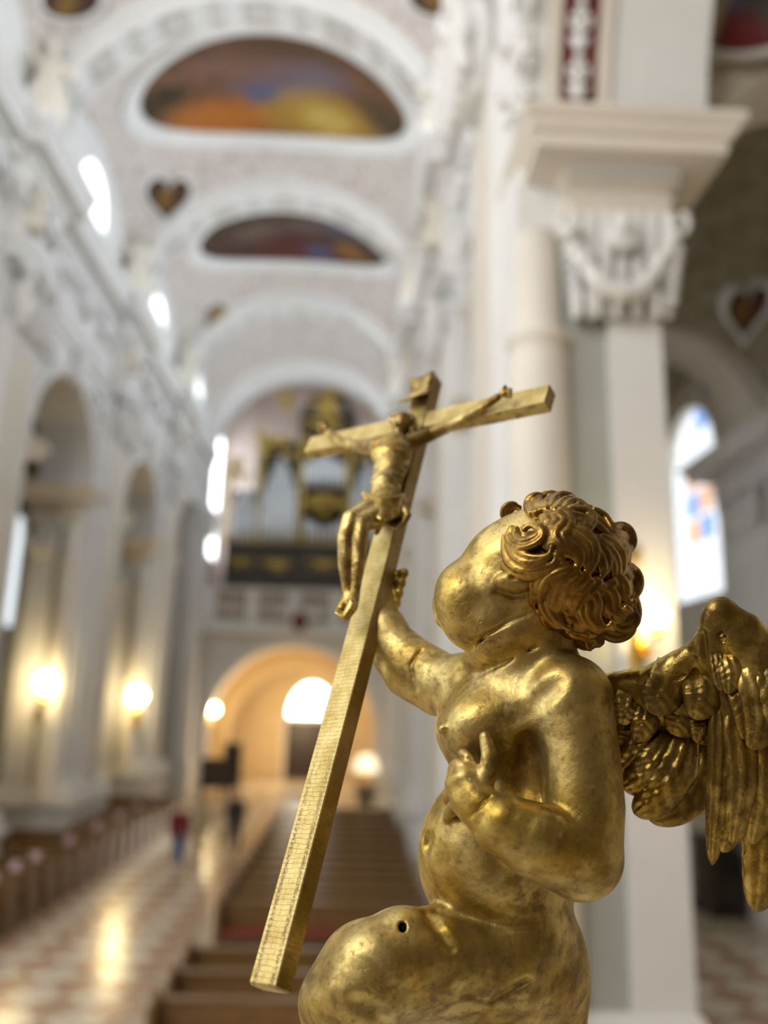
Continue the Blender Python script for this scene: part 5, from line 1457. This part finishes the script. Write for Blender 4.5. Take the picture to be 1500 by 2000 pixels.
# collar bone, breast fold, navel, flank folds
S.chain([(x, y, surf(x, y) - 25, 26) for x, y in ((1000, 1400), (1045, 1362), (1080, 1330))], 18, 'sub')
crease([(878, 1474, 8), (905, 1482), (940, 1490)], 3, 12)
S.chain([(x, y, surf(x + 4, y) - 7, 8) for x, y in ((856, 1776), (900, 1784), (990, 1804), (1050, 1802))], 16, 'sub')
S.ell((834, 1642, surf(838, 1642) + 2), (11, 22, 20), 12, 'sub')
S.ell((865, 1424, surf(872, 1424) + 4), (10, 10, 12), 10)
S.ell((786, 1812, surf(786, 1812) + 6), (8, 11, 26), 2, 'sub')
hole_z = surf(786, 1790)
surf_late = {k: surf(*k) for k in ((1165, 1335), (1060, 1330))}
bo = link('body', S.mesh('body', around(org), 2), MAT['gilding'], ch, (0, 0, 0)); body_low = min(v.co.z for v in bo.data.vertices) + CB.z
m = MB(); c0 = np.array((786, 1812, surf_late[(1060, 1330)]))
pl = SDF((770, 1790, hole_z - 20), (802, 1834, hole_z + 60), 2); pl.ell((786, 1812, hole_z + 16), (8.5, 11.5, 20), 0)
link('nail_hole', pl.mesh('nail_hole', around(org)), MAT['black_hole'], ch, (0, 0, 0))  # black plug paints in the shade inside the carved hole

# ---- hair: a cap of wavy locks with carved strands
H = SDF((950, 935, -240), (1275, 1300, 240), 2.4)
HC = np.array((1096, 1108, 16)); HR = np.array((130, 131, 135))
H.ell(HC, HR, 4); H.ell((1186, 1184, 16), (44, 44, 80), 12); H.ell((1140, 1222, 16), (40, 30, 80), 10); H.ell((1200, 1080, 16), (34, 50, 70), 10); H.ell((1216, 1146, 10), (24, 26, 50), 8)
H.ell((925, 1165, 16), (118, 150, 240), 10, 'sub'); H.ell((960, 1240, 16), (110, 70, 240), 10, 'sub')
H.ell((985, 1060, 60), (38, 60, 150), 10, 'sub')
def hz(px, py, lift=0):
    dx, dy = (px - HC[0]) / (HR[0] + lift), (py - HC[1]) / (HR[1] + lift); q = 1 - dx * dx - dy * dy
    return HC[2] - (HR[2] + lift) * math.sqrt(max(0, q))
def spline(P, n):
    P = [np.array(p, float) for p in P]; P = [2 * P[0] - P[1]] + P + [2 * P[-1] - P[-2]]; out = []
    for i in range(n):
        t = i / (n - 1) * (len(P) - 3); k = min(int(t), len(P) - 4); f = t - k; a, b_, c_, d_ = P[k:k + 4]
        out.append(.5 * ((2 * b_) + (-a + c_) * f + (2 * a - 5 * b_ + 4 * c_ - d_) * f * f + (-a + 3 * b_ - 3 * c_ + d_) * f ** 3))
    return out
def lock(pts, r, strands=3, lift=8, k=2.5, zz=None):
    C = spline(pts, 5 * len(pts)); n = len(C)
    for s_ in range(strands):
        o = (s_ - (strands - 1) / 2) * r * 1.25; ch_ = []
        for i, p in enumerate(C):
            t = C[min(i + 1, n - 1)] - C[max(i - 1, 0)]; t /= max(1e-6, np.linalg.norm(t)); nn = np.array((-t[1], t[0]))
            f = i / (n - 1); tw = math.sin(math.pi * min(1, .18 + f)) ** .6 if f < .98 else .3
            q = p + nn * o * tw * (1 + .15 * math.sin(6 * f + s_))
            z = (hz(q[0], q[1], lift) if zz is None else zz) - 2 * math.cos(s_ * 2) - (3 if s_ == strands // 2 else 0)
            ch_.append((q[0], q[1], z, max(4, r * .95 * (.55 + .45 * tw))))
        H.chain(ch_, k)
L_ = [([(986, 1050), (990, 1085), (1008, 1108), (1040, 1116), (1075, 1106), (1090, 1086)], 12, 3, 12),
      ([(996, 1062), (1012, 1085), (1042, 1094), (1070, 1086), (1078, 1068)], 9, 2, 16),
      ([(1004, 1034), (1002, 1052), (1022, 1064), (1052, 1052), (1056, 1036), (1040, 1026), (1024, 1032)], 10, 2, 16),
      ([(1042, 1002), (1040, 984), (1050, 972), (1066, 968)], 11, 2, 6), ([(1062, 996), (1062, 980), (1078, 968), (1098, 966)], 10, 2, 8),
      ([(1080, 994), (1092, 978), (1112, 972), (1132, 984)], 10, 2, 8), ([(1102, 1000), (1120, 986), (1142, 992), (1158, 1004)], 9, 2, 8),
      ([(1090, 1004), (1102, 1020), (1086, 1042), (1096, 1064), (1126, 1082), (1130, 1106), (1114, 1124)], 11, 3, 9),
      ([(1066, 1006), (1074, 1024), (1062, 1040), (1070, 1062), (1096, 1086), (1100, 1110)], 9, 3, 7),
      ([(1118, 1040), (1142, 1058), (1152, 1080), (1150, 1112), (1138, 1126)], 10, 3, 9), ([(1112, 1004), (1144, 1014), (1142, 1036), (1172, 1052)], 10, 3, 8),
      ([(1156, 1002), (1174, 1020), (1190, 1038), (1196, 1060)], 9, 3, 8), ([(1196, 1040), (1216, 1046), (1228, 1064), (1222, 1092)], 11, 3, 10),
      ([(1172, 1056), (1194, 1074), (1206, 1098), (1204, 1128), (1190, 1140)], 10, 3, 9), ([(1150, 1060), (1172, 1084), (1180, 1112), (1168, 1138)], 9, 3, 8),
      ([(1220, 1106), (1238, 1126), (1240, 1150), (1226, 1168), (1210, 1164)], 11, 2, 8),
      ([(1110, 1112), (1086, 1120), (1066, 1136), (1056, 1165), (1058, 1196)], 10, 3, 9), ([(1128, 1118), (1100, 1140), (1084, 1170), (1086, 1204), (1098, 1222)], 10, 3, 10),
      ([(1148, 1128), (1124, 1150), (1112, 1178), (1122, 1206), (1140, 1220)], 10, 3, 10), ([(1170, 1138), (1150, 1164), (1146, 1190), (1160, 1214)], 11, 3, 9),
      ([(1192, 1144), (1216, 1162), (1230, 1188), (1232, 1212), (1216, 1230), (1196, 1222)], 15, 2, 10), ([(1186, 1166), (1182, 1192), (1194, 1214), (1206, 1208)], 12, 2, 10),
      ([(1098, 1222), (1122, 1240), (1144, 1256), (1166, 1250), (1172, 1234)], 11, 2, 6), ([(1060, 1196), (1074, 1218), (1100, 1238), (1120, 1246)], 9, 2, 5),
      ([(1042, 1124), (1046, 1150), (1040, 1176), (1050, 1196)], 8, 2, 4)]
for P_, r, n_, lf in L_: lock(P_, r, n_, lf * .8)
for P_, r, z_ in (([(1128, 1150), (1150, 1176), (1152, 1204), (1172, 1226), (1196, 1222)], 12, -98), ([(1158, 1150), (1182, 1166), (1190, 1192), (1212, 1204), (1226, 1190)], 12, -84), ([(1180, 1132), (1206, 1146), (1216, 1170), (1236, 1178)], 11, -66),
                  ([(1100, 1176), (1112, 1206), (1136, 1222), (1160, 1240)], 11, -88), ([(1196, 1200), (1220, 1214), (1234, 1204), (1232, 1190)], 12, -50), ([(1120, 1226), (1146, 1236), (1166, 1252), (1150, 1262)], 11, -60), ([(1066, 1150), (1072, 1186), (1090, 1214), (1112, 1228)], 10, -98), ([(1180, 1222), (1206, 1232), (1228, 1224), (1240, 1208)], 12, -24)):
    lock(P_, r, 3, 0, zz=z_)
lock([(986, 1008), (992, 994), (1004, 988), (1014, 992)], 8, 2, 6, zz=70)                       # curl on the far temple
for k in range(34):                                                                            # the far side of the head
    a, t = rng.uniform(0, 2 * math.pi), rng.uniform(.2, 1.3); cx_, cy_ = HC[0] + 115 * math.sin(t) * math.cos(a), HC[1] + 115 * math.sin(t) * math.sin(a)
    if cx_ < 1050: continue
    P_ = []
    for q in range(5):
        x_, y_ = cx_ + 12 * q * .8 + 8 * math.sin(q * 1.7 + k), cy_ + 14 * (q - 2) + 6 * math.cos(q * 1.3)
        z_ = 2 * HC[2] - hz(x_, y_, 4); P_.append((x_, y_, z_, 11 - 1.2 * q))
    H.chain(P_, 3)
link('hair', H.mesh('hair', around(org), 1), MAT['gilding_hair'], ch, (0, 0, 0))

# ---- wing
W = SDF((1140, 1150, -120), (1580, 1480, 200), 3.0)
W.chain([(1150, 1345, 95, 30), (1210, 1362, 85, 52), (1290, 1362, 62, 68), (1345, 1340, 40, 76), (1388, 1282, 22, 50)], 12, sz=2.2)
W.chain([(1172, 1400, 95, 34), (1185, 1440, 95, 30), (1205, 1470, 95, 26)], 12, sz=1.6)
W.chain([(1392, 1275, 15, 40), (1400, 1215, 5, 34), (1408, 1200, 0, 32)], 14, sz=1.3)
W.chain([(1408, 1202, 0, 33), (1450, 1240, -6, 46), (1500, 1320, -12, 58), (1550, 1420, -15, 62)], 14, sz=2.0)
W.chain([(1395, 1255, 0, 26), (1420, 1330, 0, 40), (1450, 1400, 0, 50)], 12, sz=2.4)
W.chain([(1375, 1240, surf(1060, 1330) * 0 - 10, 4), (1378, 1310, -16, 6), (1388, 1380, -14, 6)], 12, 'sub')
for x0, y0, x1, y1 in ((1318, 1326, 1342, 1316), (1342, 1336, 1356, 1306), (1356, 1330, 1364, 1300), (1405, 1240, 1418, 1228), (1412, 1250, 1428, 1232), (1290, 1350, 1300, 1330)):
    zf = surf(x0, y0, W); W.chain([(x0, y0, zf + 1, 4), ((x0 + x1) / 2 - 2, (y0 + y1) / 2 + 2, zf + 1, 4), (x1, y1, zf + 2, 2)], 4, 'sub')
wing = link('wing', W.mesh('wing', around(org), 2), MAT['gilding_wing'], ch, (0, 0, 0))
def feather(pts, w, bul=14, tipr=.5, z0=0, barbs=5, root=.35, mid=.0):
    w = w * 1.3
    n, kx = 52, 13; C = spline([p for p in pts], n); vs = []; fs = []
    for i, p in enumerate(C):
        t = C[min(i + 1, n - 1)] - C[max(i - 1, 0)]; t2 = t[:2] / max(1e-6, np.linalg.norm(t[:2])); nn = np.array((-t2[1], t2[0])); f = i / (n - 1)
        wf = (root + (1 - root) * min(1, f / .35)) * (1 if f < 1 - tipr else math.sqrt(max(0, 1 - ((f - 1 + tipr) / tipr) ** 2)))
        wf = max(.04, wf)
        for k in range(kx):
            s_ = (k / (kx - 1)) * 2 - 1; s2 = s_ - mid
            wave = .07 * math.sin(f * barbs * 1.3 * 2 * math.pi - abs(s_) * 5.5) + .26 * math.cos(abs(s_) * 9.0 + 2.2 * f) * abs(s_) * (1 - abs(s_) ** 4)
            hgt = bul * wf * ((1 - abs(s_) ** 4) * .62 + .35 * math.exp(-(s2 / .16) ** 2) + wave - .10 * math.exp(-((abs(s2) - .28) / .12) ** 2))
            vs.append((p[0] + nn[0] * s_ * w / 2 * wf, p[1] + nn[1] * s_ * w / 2 * wf, p[2] + z0 - hgt * min(1, .3 + 1.4 * f) - 4 * f * f + 26 * max(0, 1 - f / .3) ** 1.5))
    for i in range(n):
        p = C[i]
        for k in (0, kx - 1): a = vs[i * kx + k]; vs.append((a[0], a[1], a[2] + bul * .55 + 3))
    base = n * kx
    for i in range(n - 1):
        for k in range(kx - 1): a = i * kx + k; fs.append((a, a + 1, a + kx + 1, a + kx))
        b0, b1, c0_, c1 = base + 2 * i, base + 2 * i + 1, base + 2 * i + 2, base + 2 * i + 3
        fs.append((i * kx, (i + 1) * kx, c0_, b0)); fs.append((i * kx + kx - 1, b1, c1, (i + 1) * kx + kx - 1)); fs.append((b0, c0_, c1, b1))
    fs.append(tuple(range(kx)) + (base + 1, base)); i = n - 1; fs.append(tuple(range(i * kx + kx - 1, i * kx - 1, -1)) + (base + 2 * i, base + 2 * i + 1))
    v = px_world(np.array(vs)) - org
    link('feather', MB().add([tuple(q) for q in v], fs, True).mesh('feather'), MAT['gilding_wing'], wing, (0, 0, 0))
# long secondaries of the inner wing, sweeping down towards the back
for T5 in (
        ([(1398, 1420, 40), (1396, 1500, 40), (1376, 1560, 42), (1345, 1590, 46)], 40, 14, 30),
        ([(1380, 1400, 30), (1372, 1490, 28), (1335, 1565, 34), (1268, 1602, 40)], 66, 18, 22),
        ([(1350, 1405, 28), (1324, 1495, 24), (1282, 1555, 30), (1238, 1590, 40)], 66, 20, 8),
        ([(1318, 1415, 34), (1286, 1480, 28), (1250, 1520, 34), (1216, 1540, 45)], 56, 18, 6),
        ([(1284, 1410, 46), (1256, 1455, 40), (1228, 1490, 45), (1204, 1508, 55)], 50, 16, 6),
        ([(1246, 1400, 60), (1228, 1440, 55), (1212, 1465, 60)], 46, 14, 4),
        # scalloped coverts: broad rounded scales overlapping like tiles
        ([(1236, 1330, 60), (1228, 1380, 44), (1216, 1416, 46)], 44, 9, -2, .9), ([(1275, 1350, 52), (1262, 1405, 36), (1242, 1450, 40)], 44, 10, 0, .9),
        ([(1345, 1350, 34), (1334, 1400, 22), (1314, 1436, 24)], 60, 10, 4, .9), ([(1322, 1300, 30), (1298, 1350, 10), (1268, 1392, 12)], 66, 11, -2, .95),
        ([(1362, 1300, 18), (1374, 1352, -6), (1358, 1406, -4)], 62, 12, -4, .95), ([(1376, 1380, 20), (1378, 1420, 10), (1362, 1452, 12)], 50, 10, 4, .9),
        # outer primaries hanging down
        ([(1500, 1420, -10), (1530, 1560, -10), (1530, 1660, -6), (1515, 1720, -4)], 62, 18, 10),
        ([(1478, 1440, -10), (1496, 1580, -6), (1494, 1690, -2), (1478, 1782, 6)], 74, 20, 14),
        ([(1462, 1330, -15), (1488, 1450, -15), (1490, 1560, -12), (1470, 1650, -8)], 58, 20, 0),
        ([(1424, 1320, -8), (1446, 1430, -12), (1452, 1540, -12), (1432, 1650, -6)], 60, 20, -4),
        ([(1398, 1300, 0), (1409, 1420, -6), (1404, 1550, -6), (1391, 1690, 0)], 42, 17, -2),
        ([(1428, 1560, -10), (1426, 1610, -10), (1412, 1665, -6)], 44, 14, 4),
        # outer coverts
        ([(1436, 1250, -14), (1474, 1340, -34), (1484, 1420, -36), (1466, 1464, -34)], 52, 12, -6, .8), ([(1408, 1262, -8), (1426, 1312, -26), (1424, 1356, -26)], 36, 10, -6, .8),
        ([(1394, 1250, -4), (1404, 1310, -20), (1410, 1350, -20)], 26, 9, -4, .8), ([(1430, 1310, -16), (1460, 1390, -28), (1458, 1446, -28)], 46, 11, -4, .8),
        ([(1476, 1262, -20), (1520, 1360, -42), (1530, 1440, -42)], 60, 12, -6, .8)):
    P_, w_, bu, zz, rt = (T5 + (.35,))[:5]
    feather(P_, w_, bu, z0=zz, root=rt)

# ---- plinth carrying the statue
pb = px_world((900, 2326, 0)); zt = body_low + .002
pl = empty('statue_plinth', (CB.x, CB.y + .02, 0)); tag(pl, 'pale stone pillar carrying the gilded cherub', 'plinth')
hx, hy = .30, .26
MB().sweep([(CB.x - hx, CB.y - hy + .02), (CB.x - hx, CB.y + hy + .06), (CB.x + hx, CB.y + hy + .06), (CB.x + hx, CB.y - hy + .02)], [(.02, zt - .12), (.05, zt - .09), (.06, zt - .03), (.04, zt)], closed=True, cap=True, flip=True).build('cap', MAT['stucco_warm'], pl)
MB().box(CB.x - hx, CB.x + hx, CB.y - hy + .02, CB.y + hy + .06, .25, zt - .12).build('shaft', MAT['stucco_warm'], pl)
MB().box(CB.x - hx - .08, CB.x + hx + .08, CB.y - hy - .06, CB.y + hy + .14, 0, .25).build('base', MAT['stucco_warm'], pl)
